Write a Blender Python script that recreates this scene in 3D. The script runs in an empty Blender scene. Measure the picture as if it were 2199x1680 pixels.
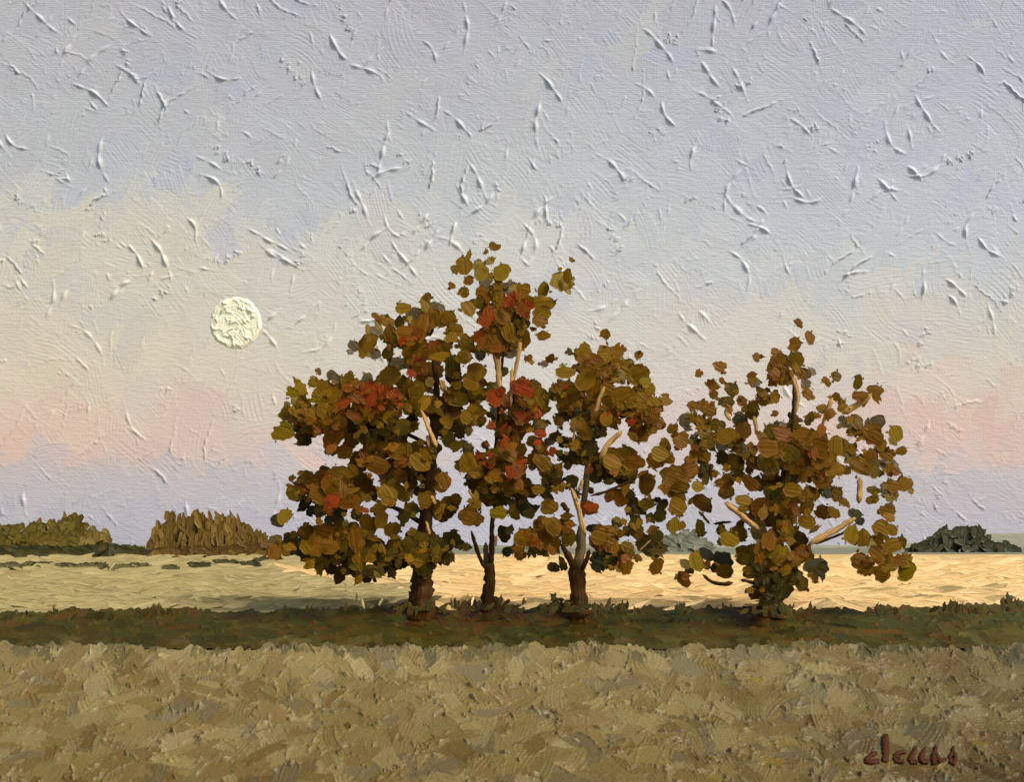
import bpy, math
import numpy as np

scene = bpy.context.scene
COL = scene.collection
RNG = np.random.default_rng(7)

# ------------------------------------------------------------------ camera, sky light, sun, exposure
EYE = 1.65            # camera height (m)
FOC = 50.0 / 36.0
W0, HOR, CX = 2199.0, 1170.0, 1099.5
cam = bpy.data.cameras.new('camera')
cam.lens, cam.sensor_width = 50.0, 36.0
cam.shift_y = (HOR - 840.0) / W0
cam.clip_start, cam.clip_end = 0.1, 12000.0
cam_o = bpy.data.objects.new('camera', cam)
cam_o.location = (0, 0, EYE)
cam_o.rotation_euler = (math.radians(90), 0, 0)
COL.objects.link(cam_o)
scene.camera = cam_o

SUN = np.array([0.60, -0.46, 0.82]); SUN = SUN / np.linalg.norm(SUN)
world = bpy.data.worlds.new('World'); scene.world = world
world.use_nodes = True
wn = world.node_tree.nodes; wn.clear()
sk = wn.new('ShaderNodeTexSky'); sk.sky_type = 'NISHITA'; sk.sun_disc = False
sk.sun_elevation = math.asin(SUN[2]); sk.sun_rotation = math.atan2(SUN[0], SUN[1])
sk.air_density = 1.0; sk.dust_density = 3.0; sk.ozone_density = 1.0
bg = wn.new('ShaderNodeBackground'); bg.inputs['Strength'].default_value = 0.135
wo = wn.new('ShaderNodeOutputWorld')
world.node_tree.links.new(sk.outputs[0], bg.inputs[0])
world.node_tree.links.new(bg.outputs[0], wo.inputs[0])

sd = bpy.data.lights.new('sun', 'SUN'); sd.energy = 3.0; sd.angle = math.radians(14)
sd.color = (1.0, 0.955, 0.88)
so = bpy.data.objects.new('sun', sd); COL.objects.link(so)
from mathutils import Vector
so.rotation_euler = Vector(SUN.tolist()).to_track_quat('Z', 'Y').to_euler()
so.location = (40, -30, 60)

scene.view_settings.view_transform = 'Standard'
scene.view_settings.look = 'None'
scene.view_settings.exposure = 0.0
scene.view_settings.gamma = 1.0
LIT = np.array([0.91, 0.875, 0.865])     # what a white face turned to the camera reaches in this light

# ------------------------------------------------------------------ helpers
def lin(c):
    c = np.asarray(c, float) / 255.0
    return np.where(c <= 0.04045, c / 12.92, ((c + 0.055) / 1.055) ** 2.4)
def pig(c):
    return np.clip(lin(c) / LIT, 0.004, 0.97)
def at(x, y, d):
    """world point that stands d metres ahead, at column x and row y of the picture's 2199 x 1680 raster"""
    s = d / (W0 * FOC)
    return np.array([(x - CX) * s, d, EYE - (y - HOR) * s])
def dist_of(y):
    return EYE * FOC * W0 / (y - HOR)

def make_mesh(name, verts, faces, smooth=True, attrs=None):
    """faces: list of (n,k) int arrays; attrs: {name: (kind, array)}"""
    me = bpy.data.meshes.new(name)
    verts = np.asarray(verts, np.float32)
    loops = np.concatenate([f.reshape(-1) for f in faces]).astype(np.int32)
    tot = np.concatenate([np.full(len(f), f.shape[1]) for f in faces]).astype(np.int32)
    start = np.concatenate([[0], np.cumsum(tot)[:-1]]).astype(np.int32)
    me.vertices.add(len(verts)); me.vertices.foreach_set('co', verts.reshape(-1))
    me.loops.add(len(loops)); me.loops.foreach_set('vertex_index', loops)
    me.polygons.add(len(tot)); me.polygons.foreach_set('loop_start', start)
    me.polygons.foreach_set('loop_total', tot)
    me.polygons.foreach_set('use_smooth', np.full(len(tot), smooth))
    for k, (kind, arr) in (attrs or {}).items():
        a = me.attributes.new(k, kind, 'POINT')
        if kind == 'FLOAT_COLOR':
            arr = np.concatenate([arr, np.ones((len(arr), 1))], 1)
            a.data.foreach_set('color', np.asarray(arr, np.float32).reshape(-1))
        else:
            a.data.foreach_set('vector', np.asarray(arr, np.float32).reshape(-1))
    me.update(calc_edges=True)
    return me
def link(name, me, mat=None, parent=None, **props):
    o = bpy.data.objects.new(name, me)
    COL.objects.link(o)
    if mat is not None and me is not None: me.materials.append(mat)
    if parent is not None: o.parent = parent
    for k, v in props.items(): o[k] = v
    return o
def empty(name, loc, **props):
    o = bpy.data.objects.new(name, None); o.empty_display_size = 0.3
    o.location = tuple(float(v) for v in loc); COL.objects.link(o)
    for k, v in props.items(): o[k] = v
    return o

# ------------------------------------------------------------------ materials: oil paint with bristle relief
def paint(name, color=None, bump=0.02, rough=0.5, streak=0.22, weave=0.0, weave_p=3.9, jitter=0.0, spec=0.4, grain=0.25):
    m = bpy.data.materials.new(name); m.use_nodes = True
    nt = m.node_tree; N = nt.nodes; Lk = nt.links
    p = N['Principled BSDF']
    p.inputs['Roughness'].default_value = rough
    p.inputs['Specular IOR Level'].default_value = spec
    st = N.new('ShaderNodeAttribute'); st.attribute_name = 'st'
    vec = st.outputs['Vector']
    oi = N.new('ShaderNodeObjectInfo')
    if jitter > 0:
        cb = N.new('ShaderNodeCombineXYZ')
        mu = N.new('ShaderNodeMath'); mu.operation = 'MULTIPLY'; mu.inputs[1].default_value = 57.0
        Lk.new(oi.outputs['Random'], mu.inputs[0]); Lk.new(mu.outputs[0], cb.inputs[2])
        ad = N.new('ShaderNodeVectorMath'); ad.operation = 'ADD'
        Lk.new(vec, ad.inputs[0]); Lk.new(cb.outputs[0], ad.inputs[1]); vec = ad.outputs[0]
    n1 = N.new('ShaderNodeTexNoise'); n1.inputs['Scale'].default_value = 1.0
    n1.inputs['Detail'].default_value = 2.5; n1.inputs['Roughness'].default_value = 0.6
    Lk.new(vec, n1.inputs['Vector'])
    if color is None:
        ca = N.new('ShaderNodeAttribute'); ca.attribute_name = 'col'; c_out = ca.outputs['Color']
    else:
        rgb = N.new('ShaderNodeRGB'); rgb.outputs[0].default_value = (*[float(v) for v in color], 1); c_out = rgb.outputs[0]
    # streaks of unevenly mixed pigment along the bristles
    mr = N.new('ShaderNodeMapRange'); mr.inputs[1].default_value = 0.25; mr.inputs[2].default_value = 0.75
    mr.inputs[3].default_value = 1 - streak; mr.inputs[4].default_value = 1 + streak
    Lk.new(n1.outputs[0], mr.inputs[0])
    hsv = N.new('ShaderNodeHueSaturation')
    Lk.new(c_out, hsv.inputs['Color'])
    if jitter > 0:
        j = N.new('ShaderNodeMapRange'); j.inputs[3].default_value = 1 - jitter; j.inputs[4].default_value = 1 + jitter
        Lk.new(oi.outputs['Random'], j.inputs[0])
        mm = N.new('ShaderNodeMath'); mm.operation = 'MULTIPLY'
        Lk.new(mr.outputs[0], mm.inputs[0]); Lk.new(j.outputs[0], mm.inputs[1]); Lk.new(mm.outputs[0], hsv.inputs['Value'])
        j2 = N.new('ShaderNodeMapRange'); j2.inputs[3].default_value = 0.496; j2.inputs[4].default_value = 0.506
        wv = N.new('ShaderNodeMath'); wv.operation = 'FRACT'
        m7 = N.new('ShaderNodeMath'); m7.operation = 'MULTIPLY'; m7.inputs[1].default_value = 7.31
        Lk.new(oi.outputs['Random'], m7.inputs[0]); Lk.new(m7.outputs[0], wv.inputs[0])
        Lk.new(wv.outputs[0], j2.inputs[0]); Lk.new(j2.outputs[0], hsv.inputs['Hue'])
    else:
        Lk.new(mr.outputs[0], hsv.inputs['Value'])
    Lk.new(hsv.outputs[0], p.inputs['Base Color'])
    # relief: bristle grooves, paint grain and (where asked for) the weave of a cloth ground
    n2 = N.new('ShaderNodeTexNoise'); n2.inputs['Scale'].default_value = 0.55; n2.inputs['Detail'].default_value = 3
    sv = N.new('ShaderNodeVectorMath'); sv.operation = 'MULTIPLY'; sv.inputs[1].default_value = (9.0, 1.6, 1.0)
    Lk.new(vec, sv.inputs[0]); Lk.new(sv.outputs[0], n2.inputs['Vector'])
    g = N.new('ShaderNodeMath'); g.operation = 'MULTIPLY_ADD'; g.inputs[1].default_value = grain
    Lk.new(n2.outputs[0], g.inputs[0]); Lk.new(n1.outputs[0], g.inputs[2])
    h = g.outputs[0]
    if weave > 0:
        tc = N.new('ShaderNodeTexCoord'); sp = N.new('ShaderNodeSeparateXYZ'); Lk.new(tc.outputs['Object'], sp.inputs[0])
        outs = []
        for ax, per in ((0, weave_p), (2, weave_p * 1.12)):
            a = N.new('ShaderNodeMath'); a.operation = 'MULTIPLY'; a.inputs[1].default_value = 2 * math.pi / per
            s_ = N.new('ShaderNodeMath'); s_.operation = 'SINE'
            Lk.new(sp.outputs[ax], a.inputs[0]); Lk.new(a.outputs[0], s_.inputs[0]); outs.append(s_.outputs[0])
        pr = N.new('ShaderNodeMath'); pr.operation = 'ADD'; Lk.new(outs[0], pr.inputs[0]); Lk.new(outs[1], pr.inputs[1])
        q = N.new('ShaderNodeMath'); q.operation = 'MULTIPLY_ADD'; q.inputs[1].default_value = weave
        Lk.new(pr.outputs[0], q.inputs[0]); Lk.new(h, q.inputs[2]); h = q.outputs[0]
    b = N.new('ShaderNodeBump'); b.inputs['Strength'].default_value = 1.0; b.inputs['Distance'].default_value = bump
    Lk.new(h, b.inputs['Height']); Lk.new(b.outputs[0], p.inputs['Normal'])
    return m

M_SKY = paint('sky_paint', None, bump=0.9, rough=0.55, streak=0.018, weave=0.042, spec=0.2, grain=0.22)
M_MOON = paint('moon_paint', pig((252, 231, 198)), bump=1.2, rough=0.5, streak=0.03, spec=0.3)
M_GRASS = paint('grass_paint', None, bump=0.007, rough=0.36, streak=0.07, spec=0.22)
M_SOIL = paint('soil_paint', None, bump=0.01, rough=0.9, streak=0.1, spec=0.0)
M_STRIP = paint('bank_paint', None, bump=0.02, rough=0.42, streak=0.08, spec=0.10)
M_FIELD = paint('stubble_paint', None, bump=0.03, rough=0.55, streak=0.05, spec=0.15)
M_BUSH = paint('bush_paint', None, bump=0.10, rough=0.5, streak=0.16, spec=0.2)
M_HILL = paint('hill_paint', None, bump=1.2, rough=0.7, streak=0.2, spec=0.1)
M_SIGN = paint('signature_paint', pig((68, 34, 8)), bump=0.006, rough=0.5, streak=0.3, spec=0.12)

# ------------------------------------------------------------------ sky: a far backdrop laid on in thick strokes
SKY_L = [(0,186,184,188),(150,187,185,189),(300,188,187,190),(410,190,191,194),(465,208,200,185),(650,210,199,182),(790,214,200,178),(890,216,192,173),(935,217,184,168),(985,202,183,177),(1060,190,181,183),(1130,182,177,184),(1300,182,177,184)]
SKY_C = [(0,184,181,187),(200,186,185,190),(350,191,191,193),(430,193,194,197),(510,203,200,194),(620,205,201,196),(750,209,200,190),(850,210,201,195),(950,200,193,196),(1100,189,184,193),(1300,187,182,192)]
SKY_R = [(0,182,182,191),(200,186,187,196),(350,188,190,197),(480,189,194,201),(570,193,195,198),(640,203,198,193),(760,210,199,186),(850,214,194,180),(905,219,185,171),(960,212,185,175),(1020,196,184,184),(1120,186,180,187),(1300,184,178,186)]
def ramp(tab, y):
    t = np.array(tab, float)
    return np.array([np.interp(y, t[:, 0], t[:, k]) for k in (1, 2, 3)])
def sky_colour(x, y):
    wob = 26 * math.sin(x / 150.0) + 18 * math.sin(x / 61.0 + 1.3) + 12 * math.sin(x / 31.0 + 4)
    k = 1.0 if y < 700 else 0.35
    yy = y + wob * k
    xs = np.array([200, 1100, 2000]); cs = np.array([ramp(SKY_L, yy), ramp(SKY_C, yy), ramp(SKY_R, yy)])
    return np.array([np.interp(x, xs, cs[:, i]) for i in range(3)])

def stamp(xs, ys, H, C, S, cx, cy, ang, L, w, k, t, ridge, lip, col, alpha, rng, keep=0.35, bristle=0.14):
    r = L * 0.62 + w * 1.25 + abs(k) * L * L * 0.3 + 4
    i0, i1 = np.searchsorted(xs, (cx - r, cx + r)); j0, j1 = np.searchsorted(ys, (cy - r, cy + r))
    if i1 - i0 < 2 or j1 - j0 < 2: return
    dx = xs[i0:i1][None, :] - cx; dy = ys[j0:j1][:, None] - cy
    ca, sa = math.cos(ang), math.sin(ang)
    u = dx * ca + dy * sa
    v = -dx * sa + dy * ca - k * u * u
    ph = rng.uniform(0, 6.28, 8)
    Le = L / 2 * (1 + 0.10 * np.sin(v * 0.33 + ph[0]) + 0.07 * np.sin(v * 0.9 + ph[1]) + 0.04 * np.sin(v * 1.7 + ph[2]))
    we = w * (1 + 0.07 * np.sin(u * 0.09 + ph[3]) + 0.03 * np.sin(u * 0.35 + ph[4]))
    av = np.abs(v)
    m = np.clip((we - av) / 2.2 + 0.3, 0, 1) * np.clip((Le - np.abs(u)) / 3.0 + 0.3, 0, 1)
    hs = H[j0:j1, i0:i1]
    prof = keep * hs + t * (0.8 + 0.35 * u / (L / 2)) + 0.12 * t * np.sin(v * 0.95 + ph[5] + 0.6 * np.sin(u * 0.03 + ph[6]))
    fr = rng.uniform(0.55, 1.15, 3); br = np.sin(v * fr[0] + ph[1]) + np.sin(v * fr[1] + ph[2] + 0.03 * u) + 0.7 * np.sin(v * fr[2] + ph[3])
    prof = prof + bristle * br * (0.6 + 0.4 * np.sin(u * 0.06 + ph[4]))
    hn = hs * (1 - m) + prof * m
    along = np.clip((Le - np.abs(u)) / 7.0, 0, 1)
    mod = np.clip(0.35 + 0.9 * np.sin(u * (3.4 / L) + ph[6]) + 0.25 * np.sin(u * 0.3 + ph[7]), 0, 1.3)
    a1, a2 = rng.uniform(0.0, 1.0, 2) ** 1.5
    side = np.where(v > 0, a1, a2) * np.exp(-((av - we) / 2.0) ** 2) * along * mod
    end = np.exp(-((u - Le + 2.5) / 2.8) ** 2) * np.clip((we - av) / 5.0, 0, 1) * (0.55 + 0.45 * np.sin(v * 0.25 + ph[1]))
    hn = hn + ridge * side + lip * end
    H[j0:j1, i0:i1] = hn
    a = (m * alpha)[..., None]
    C[j0:j1, i0:i1] = C[j0:j1, i0:i1] * (1 - a) + col * a

def knife_ridge(xs, ys, H, cx, cy, ang, L, w, k, amp, rng, C=None, col=None):
    r = L * 0.6 + 14
    i0, i1 = np.searchsorted(xs, (cx - r, cx + r)); j0, j1 = np.searchsorted(ys, (cy - r, cy + r))
    if i1 - i0 < 2 or j1 - j0 < 2: return
    dx = xs[i0:i1][None, :] - cx; dy = ys[j0:j1][:, None] - cy
    ca, sa = math.cos(ang), math.sin(ang)
    u = dx * ca + dy * sa
    ph = rng.uniform(0, 6.28, 3)
    v = -dx * sa + dy * ca - k * u * u - 0.8 * np.sin(u * 0.10 + ph[0])
    s = u / (L / 2)
    skew = rng.uniform(-0.5, 0.7)
    env = np.clip(1 - s * s, 0, 1) * np.clip(0.55 + skew * s + 0.35 * np.sin(u * 0.17 + ph[1]), 0.08, 1.5)
    ww = w * (0.45 + 0.75 * env)
    steep = np.where(v > 0, 1.0, 1.5)
    bumpv = amp * env * np.exp(-(v / ww * steep) ** 2)
    H[j0:j1, i0:i1] = np.maximum(H[j0:j1, i0:i1], 0) + bumpv
    if C is not None:
        a = (np.clip(env, 0, 1) * np.exp(-(v / ww) ** 2) * 0.85)[..., None]
        C[j0:j1, i0:i1] = C[j0:j1, i0:i1] * (1 - a) + col * a

def build_sky():
    rng = np.random.default_rng(21)
    st = 2.15
    xs = np.concatenate([np.arange(-1500, -40, 12.0), np.arange(-40, 2240, st), np.arange(2240, 3700, 12.0)])
    ys = np.concatenate([np.arange(-900, -30, 12.0), np.arange(-30, 1196, st), [1210., 1240.]])
    nx, ny = len(xs), len(ys)
    H = np.zeros((ny, nx)); S = np.zeros((ny, nx, 3)); C = np.zeros((ny, nx, 3))
    cxs = np.arange(-1500, 3800, 25.0); cys = np.arange(-900, 1260, 15.0)
    cg = np.array([[sky_colour(a, b) for a in cxs] for b in cys])
    ix = np.clip(np.searchsorted(cxs, xs), 0, len(cxs) - 1); iy = np.clip(np.searchsorted(cys, ys), 0, len(cys) - 1)
    C[:] = cg[iy][:, ix]
    S[..., 0] = xs[None, :] * 0.05; S[..., 1] = ys[:, None] * 0.16
    n = 3600
    pts = np.stack([rng.uniform(-350, 2550, n), rng.uniform(-160, 1215, n)], 1)
    for i, (x, y) in enumerate(pts):
        late = i / n
        low = y > 960
        fam = rng.random()
        if fam < 0.42: ang = math.radians(rng.normal(-52, 16))
        elif fam < 0.78: ang = math.radians(rng.normal(42, 16))
        else: ang = rng.uniform(0, 3.14)
        if rng.random() < 0.5: ang += math.pi
        L = rng.uniform(60, 150) * (0.75 if low else 1.0) * (1.15 - 0.3 * late)
        w = rng.uniform(15, 38) * (0.75 if low else 1.0) * (1.1 - 0.3 * late)
        if rng.random() < .35: L *= 1.35; w *= 1.3
        k = rng.normal(0, 0.003)
        c = sky_colour(x + rng.normal(0, 25), y + rng.normal(0, 24 if y < 800 else 12))
        c = c + rng.normal(0, 0.7, 3) + rng.normal(0, 1.6)
        q = rng.random()
        if q < 0.022 and y < 650: c = c * 0.68 + 0.32 * np.array([168, 173, 204])
        elif q < 0.05 and y < 700: c = c * 0.72 + 0.28 * np.array([208, 204, 186])
        elif q < 0.09 and y < 900: c = c * 0.75 + 0.25 * np.array([180, 180, 198])
        elif q < 0.11 and 700 < y < 1000: c = c * 0.5 + 0.5 * np.array([222, 190, 178])
        thick = 1.0 if y < 620 else (0.7 if y < 1000 else 0.55)
        stamp(xs, ys, H, C, S, x, y, ang, L, w, k, rng.uniform(0.2, 0.8) * thick,
              rng.choice([0.2, 1.5, 4.2], p=[.5, .32, .18]) * thick, rng.choice([0.2, 1.2, 3.6], p=[.6, .28, .12]) * thick, c, rng.uniform(0.45, 0.9), rng)
    for i in range(310):
        y = rng.uniform(-40, 1190) if rng.random() < 0.4 else rng.uniform(-40, 640)
        x = rng.uniform(-60, 2260)
        fam = rng.random()
        ang = math.radians(rng.normal(50, 18)) if fam < 0.5 else (math.radians(rng.normal(-58, 18)) if fam < 0.85 else rng.uniform(0, 3.14))
        if rng.random() < 0.5: ang += math.pi
        big = rng.random() < 0.42
        L = rng.uniform(60, 130) if big else rng.uniform(20, 64)
        amp = rng.uniform(3.6, 7.2) if big else rng.uniform(1.2, 3.4)
        if y > 640: amp *= 0.7
        knife_ridge(xs, ys, H, x, y, ang, L, rng.uniform(2.8, 4.8) if big else rng.uniform(2.0, 3.2), rng.normal(0, 0.005), amp, rng,
                    C, np.minimum(sky_colour(x, y) + 12, 255))
    s = 3000.0 / (W0 * FOC)
    V = np.empty((ny, nx, 3))
    V[..., 0] = (xs[None, :] - CX) * s
    V[..., 1] = 3000.0 - H * s * 0.95
    V[..., 2] = EYE - (ys[:, None] - HOR) * s
    idx = np.arange(nx * ny).reshape(ny, nx)
    q = np.stack([idx[:-1, :-1], idx[1:, :-1], idx[1:, 1:], idx[:-1, 1:]], -1).reshape(-1, 4)
    me = make_mesh('sky', V.reshape(-1, 3), [q], True, {'col': ('FLOAT_COLOR', pig(C.reshape(-1, 3))), 'st': ('FLOAT_VECTOR', S.reshape(-1, 3))})
    o = link('sky', me, M_SKY, kind='structure', label='pale lavender evening sky fading to pink at the horizon')
build_sky()

# ------------------------------------------------------------------ plates: thick brush dabs with ragged ends
def plate_templates(nt, nu, nv, rng, ragged=0.16, square=3.0, curve=0.12, taper=(0.35, 0.85)):
    T, U = [], []
    u = np.linspace(-1, 1, nu); v = np.linspace(-1, 1, nv)
    for _ in range(nt):
        uu, vv = np.meshgrid(u, v, indexing='ij')
        sq = square * rng.uniform(0.7, 1.4)
        env = (1 - np.abs(uu) ** sq * rng.uniform(*taper))
        x = uu * np.sqrt(1 - 0.42 * vv ** 2)
        e = rng.normal(0, ragged, (2, nv))
        x = x + np.where(uu > 0, e[0][None, :], e[1][None, :]) * np.abs(uu) ** 2
        side = rng.normal(0, ragged * 0.55, (2, nu))
        y = vv * env * (1 + np.where(vv > 0, side[0][:, None], side[1][:, None]) * np.abs(vv)) + rng.normal(0, curve) * (uu ** 2 - 0.4)
        z = 0.75 * (1 - np.abs(uu) ** 3) * (1 - np.abs(vv) ** 2.5) + 0.3 * rng.normal(0, 1, (1, nv)) * (1 - vv ** 2) * 0.6
        z = z + rng.uniform(0.1, 0.9) * np.exp(-((uu - 0.72) / 0.2) ** 2) + rng.uniform(0, 0.5) * np.exp(-((np.abs(vv) - 0.8) / 0.2) ** 2)
        f = np.stack([x, y, z], -1).reshape(-1, 3)
        T.append(f); U.append(np.stack([uu, vv], -1).reshape(-1, 2))
    idx = np.arange(nu * nv).reshape(nu, nv)
    per = np.concatenate([idx[:-1, 0], idx[-1, :-1], idx[:0:-1, -1], idx[0, :0:-1]])
    npn = len(per); base = nu * nv
    T = np.array(T); U = np.array(U)
    back = T[:, per].copy(); back[..., 2] = -1.0
    back[..., :2] *= 0.93
    V = np.concatenate([T, back], 1); UV = np.concatenate([U, U[:, per]], 1)
    q = np.stack([idx[:-1, :-1], idx[1:, :-1], idx[1:, 1:], idx[:-1, 1:]], -1).reshape(-1, 4)
    b = np.arange(npn) + base
    sideq = np.stack([per, b, np.roll(b, -1), np.roll(per, -1)], -1)[:, ::-1]
    ng = b[::-1][None, :].copy()
    return V, UV, q, np.ascontiguousarray(sideq), ng

class Plates:
    def __init__(self, nu=6, nv=5, nt=40, seed=1, **kw):
        self.rng = np.random.default_rng(seed)
        self.T = plate_templates(nt, nu, nv, self.rng, **kw)
        self.rows = []
    def add(self, c, R, U, N, L, W, th, col, bw):
        self.rows.append((c, R, U, N, L, W, th, col, bw))
    def build(self, name, mat, parent=None, origin=(0, 0, 0), **props):
        V0, UV0, q, sq, ng = self.T
        n = len(self.rows); nvt = V0.shape[1]
        ti = self.rng.integers(0, len(V0), n)
        g = lambda k: np.array([r[k] for r in self.rows], float)
        c, R, U, N, L, W, th, col, bw = [g(k) for k in range(9)]
        v = V0[ti]
        P = (c - np.array(origin))[:, None, :] + v[..., 0:1] * (L / 2)[:, None, None] * R[:, None, :] \
            + v[..., 1:2] * (W / 2)[:, None, None] * U[:, None, :] + v[..., 2:3] * th[:, None, None] * N[:, None, :]
        uv = UV0[ti]
        st = np.empty((n, nvt, 3))
        st[..., 0] = uv[..., 0] * (L / 2 / bw)[:, None] * 0.10
        st[..., 1] = uv[..., 1] * (W / 2 / bw)[:, None]
        st[..., 2] = self.rng.uniform(0, 300, n)[:, None]
        cc = np.repeat(col[:, None, :], nvt, 1)
        off = (np.arange(n) * nvt)
        fs = [(f[None] + off[:, None, None]).reshape(-1, f.shape[1]) for f in (q, sq, ng)]
        me = make_mesh(name, P.reshape(-1, 3), fs, True, {'col': ('FLOAT_COLOR', cc.reshape(-1, 3)), 'st': ('FLOAT_VECTOR', st.reshape(-1, 3))})
        o = link(name, me, mat, parent, **props)
        return o

def frame(roll, tilt, yaw):
    """axes of a dab that faces the viewer's side: tilt leans it back, yaw turns it about the vertical, roll turns its stroke"""
    ct, s_t = math.cos(tilt), math.sin(tilt)
    N = np.array([0, -ct, s_t]); X = np.array([1.0, 0, 0]); Y = np.array([0, s_t, ct])
    cy, sy = math.cos(yaw), math.sin(yaw)
    Rz = np.array([[cy, -sy, 0], [sy, cy, 0], [0, 0, 1]])
    N, X, Y = Rz @ N, Rz @ X, Rz @ Y
    cr, sr = math.cos(roll), math.sin(roll)
    return X * cr + Y * sr, -X * sr + Y * cr, N

# ------------------------------------------------------------------ ground
def pick(rng, pal, wts):
    return np.array(pal[rng.choice(len(pal), p=np.array(wts) / sum(wts))], float)
STRIP_NEAR, STRIP_FAR = 23.2, 37.0
def field_is_gold(x, d, rng=None):
    """straw painted sunlit gold lies right of a slanting edge; left of it a greenish tan"""
    px = x / d * W0 * FOC + CX; py = HOR + EYE * FOC * W0 / d
    edge = np.interp(py, [1180, 1215, 1235, 1250, 1262, 1275, 1295, 1320], [760, 700, 600, 700, 880, 900, 905, 930])
    j = 0 if rng is None else rng.normal(0, 22)
    return px + j > edge
BANK_D0, BANK_D1 = 9.75, 11.06           # foot and crest of the meadow bank in front
BANK_Z1 = EYE - (1388 - HOR) / (W0 * FOC) * BANK_D1
RIM_D0, RIM_D1 = 34.4, 36.3              # foot and rim of the dark bank that carries the trees
RIM_Z0 = EYE - (1396 - HOR) / (W0 * FOC) * RIM_D0
RIM_Z1 = EYE - (1308 - HOR) / (W0 * FOC) * RIM_D1
PROFILE = [(-60, 0), (BANK_D0, 0), (BANK_D1, BANK_Z1), (12.2, BANK_Z1 - 0.25), (16, RIM_Z0 - 0.2), (RIM_D0 - 0.6, RIM_Z0 - 0.2), (RIM_D0, RIM_Z0), (RIM_D1, RIM_Z1), (37.6, 0.0), (3300, 0.0)]
def ground_z(d):
    return np.interp(d, [p[0] for p in PROFILE], [p[1] for p in PROFILE])
def build_ground():
    xs = np.concatenate([-np.geomspace(3000, 40, 22), np.linspace(-36, 36, 60), np.geomspace(40, 3000, 22)])
    ys = np.unique(np.concatenate([[-60, -20, 0, 5], np.linspace(8, 18, 40), np.linspace(18, 40, 60), np.geomspace(42, 3200, 70), [p[0] for p in PROFILE[1:-1]]]))
    X, Y = np.meshgrid(xs, ys)
    Z = ground_z(Y) - np.where(Y < 37.6, 0.06, 0.0) - np.where((Y > RIM_D0 + .1) & (Y < RIM_D1 + .05), 0.25, 0.0)
    C = np.empty(X.shape + (3,))
    for j in range(X.shape[0]):
        for i in range(X.shape[1]):
            d = Y[j, i]
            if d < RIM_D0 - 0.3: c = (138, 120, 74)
            elif d < RIM_D1 + .06: c = (66, 56, 24)  # dark band under the trees, their shade painted into the ground colour
            elif d < 230: c = (214, 176, 112) if field_is_gold(X[j, i], max(d, 1)) else (160, 142, 94)  # the gold has the sunlight on the field painted in
            else: c = (132, 128, 106)
            C[j, i] = c
    nx, ny = len(xs), len(ys)
    idx = np.arange(nx * ny).reshape(ny, nx)
    q = np.stack([idx[:-1, :-1], idx[:-1, 1:], idx[1:, 1:], idx[1:, :-1]], -1).reshape(-1, 4)
    V = np.stack([X, Y, Z], -1).reshape(-1, 3)
    S = np.stack([X * 2, Y * 6, X * 0], -1).reshape(-1, 3)
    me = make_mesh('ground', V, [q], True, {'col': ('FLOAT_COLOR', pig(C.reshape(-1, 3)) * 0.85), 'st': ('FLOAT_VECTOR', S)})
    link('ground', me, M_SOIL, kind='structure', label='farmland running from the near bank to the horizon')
build_ground()

def slope_sheet(name, mat, unit, d0, z0, d1, z1, xr, step, qstep, paint_fn, crest_fn, seed, relief=1.0, **props):
    """a bank whose face is laid on in strokes: columns run along it, rows run up it; unit = metres per stroke unit"""
    rng = np.random.default_rng(seed)
    ln = math.hypot(d1 - d0, z1 - z0); Q = ln / unit
    core = np.arange(-1130, 1130.1, step)
    xs = np.concatenate([np.arange(-xr, -1130, 9.0), core, np.arange(1130 + 9, xr, 9.0)])
    ys = np.arange(0, Q + qstep, qstep)                 # measured down from the crest
    H = np.zeros((len(ys), len(xs))); C = np.zeros(H.shape + (3,)); S = np.zeros(H.shape + (3,))
    paint_fn(xs, ys, H, C, S, Q, rng)
    up = np.array([0, (d1 - d0) / ln, (z1 - z0) / ln]); nrm = np.array([0, -up[2], up[1]])
    crest = crest_fn(xs, rng)                            # lift of the crest, in units up the face
    f = 1 - ys / ys[-1]
    U = (Q - ys)[:, None] + crest[None, :] * (f ** 3)[:, None]
    V = np.empty(H.shape + (3,))
    V[..., 0] = xs[None, :] * unit
    Hs = H * relief * unit
    V[..., 1] = d0 + U * unit * up[1] + Hs * nrm[1]
    V[..., 2] = z0 + U * unit * up[2] + Hs * nrm[2]
    rows = [V]; cols = [C]
    for k in (1, 2, 3):                                  # rolls over behind the crest
        b = V[0].copy(); b[:, 1] += 0.06 * k * k + 0.03; b[:, 2] -= 0.035 * k * k
        rows.insert(0, b[None]); cols.insert(0, C[:1])
    V = np.concatenate(rows); C = np.concatenate(cols)
    ny, nx = V.shape[:2]
    idx = np.arange(nx * ny).reshape(ny, nx)
    q = np.stack([idx[:-1, :-1], idx[1:, :-1], idx[1:, 1:], idx[:-1, 1:]], -1).reshape(-1, 4)
    st = V.reshape(-1, 3) / unit * np.array([0.12, 0.1, 0.2])
    me = make_mesh(name, V.reshape(-1, 3), [q], True, {'col': ('FLOAT_COLOR', pig(C.reshape(-1, 3)) * props.pop('tone', 1.0)), 'st': ('FLOAT_VECTOR', st)})
    return link(name, me, mat, **props)

def lumps(xs, rng, n, lo, hi, a):
    out = np.zeros(len(xs))
    for _ in range(n):
        c, w, h = rng.uniform(xs[0], xs[-1]), rng.uniform(lo, hi), rng.uniform(0, a)
        out = np.maximum(out, h * np.clip(1 - ((xs - c) / w) ** 4, 0, 1))
    return out

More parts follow.
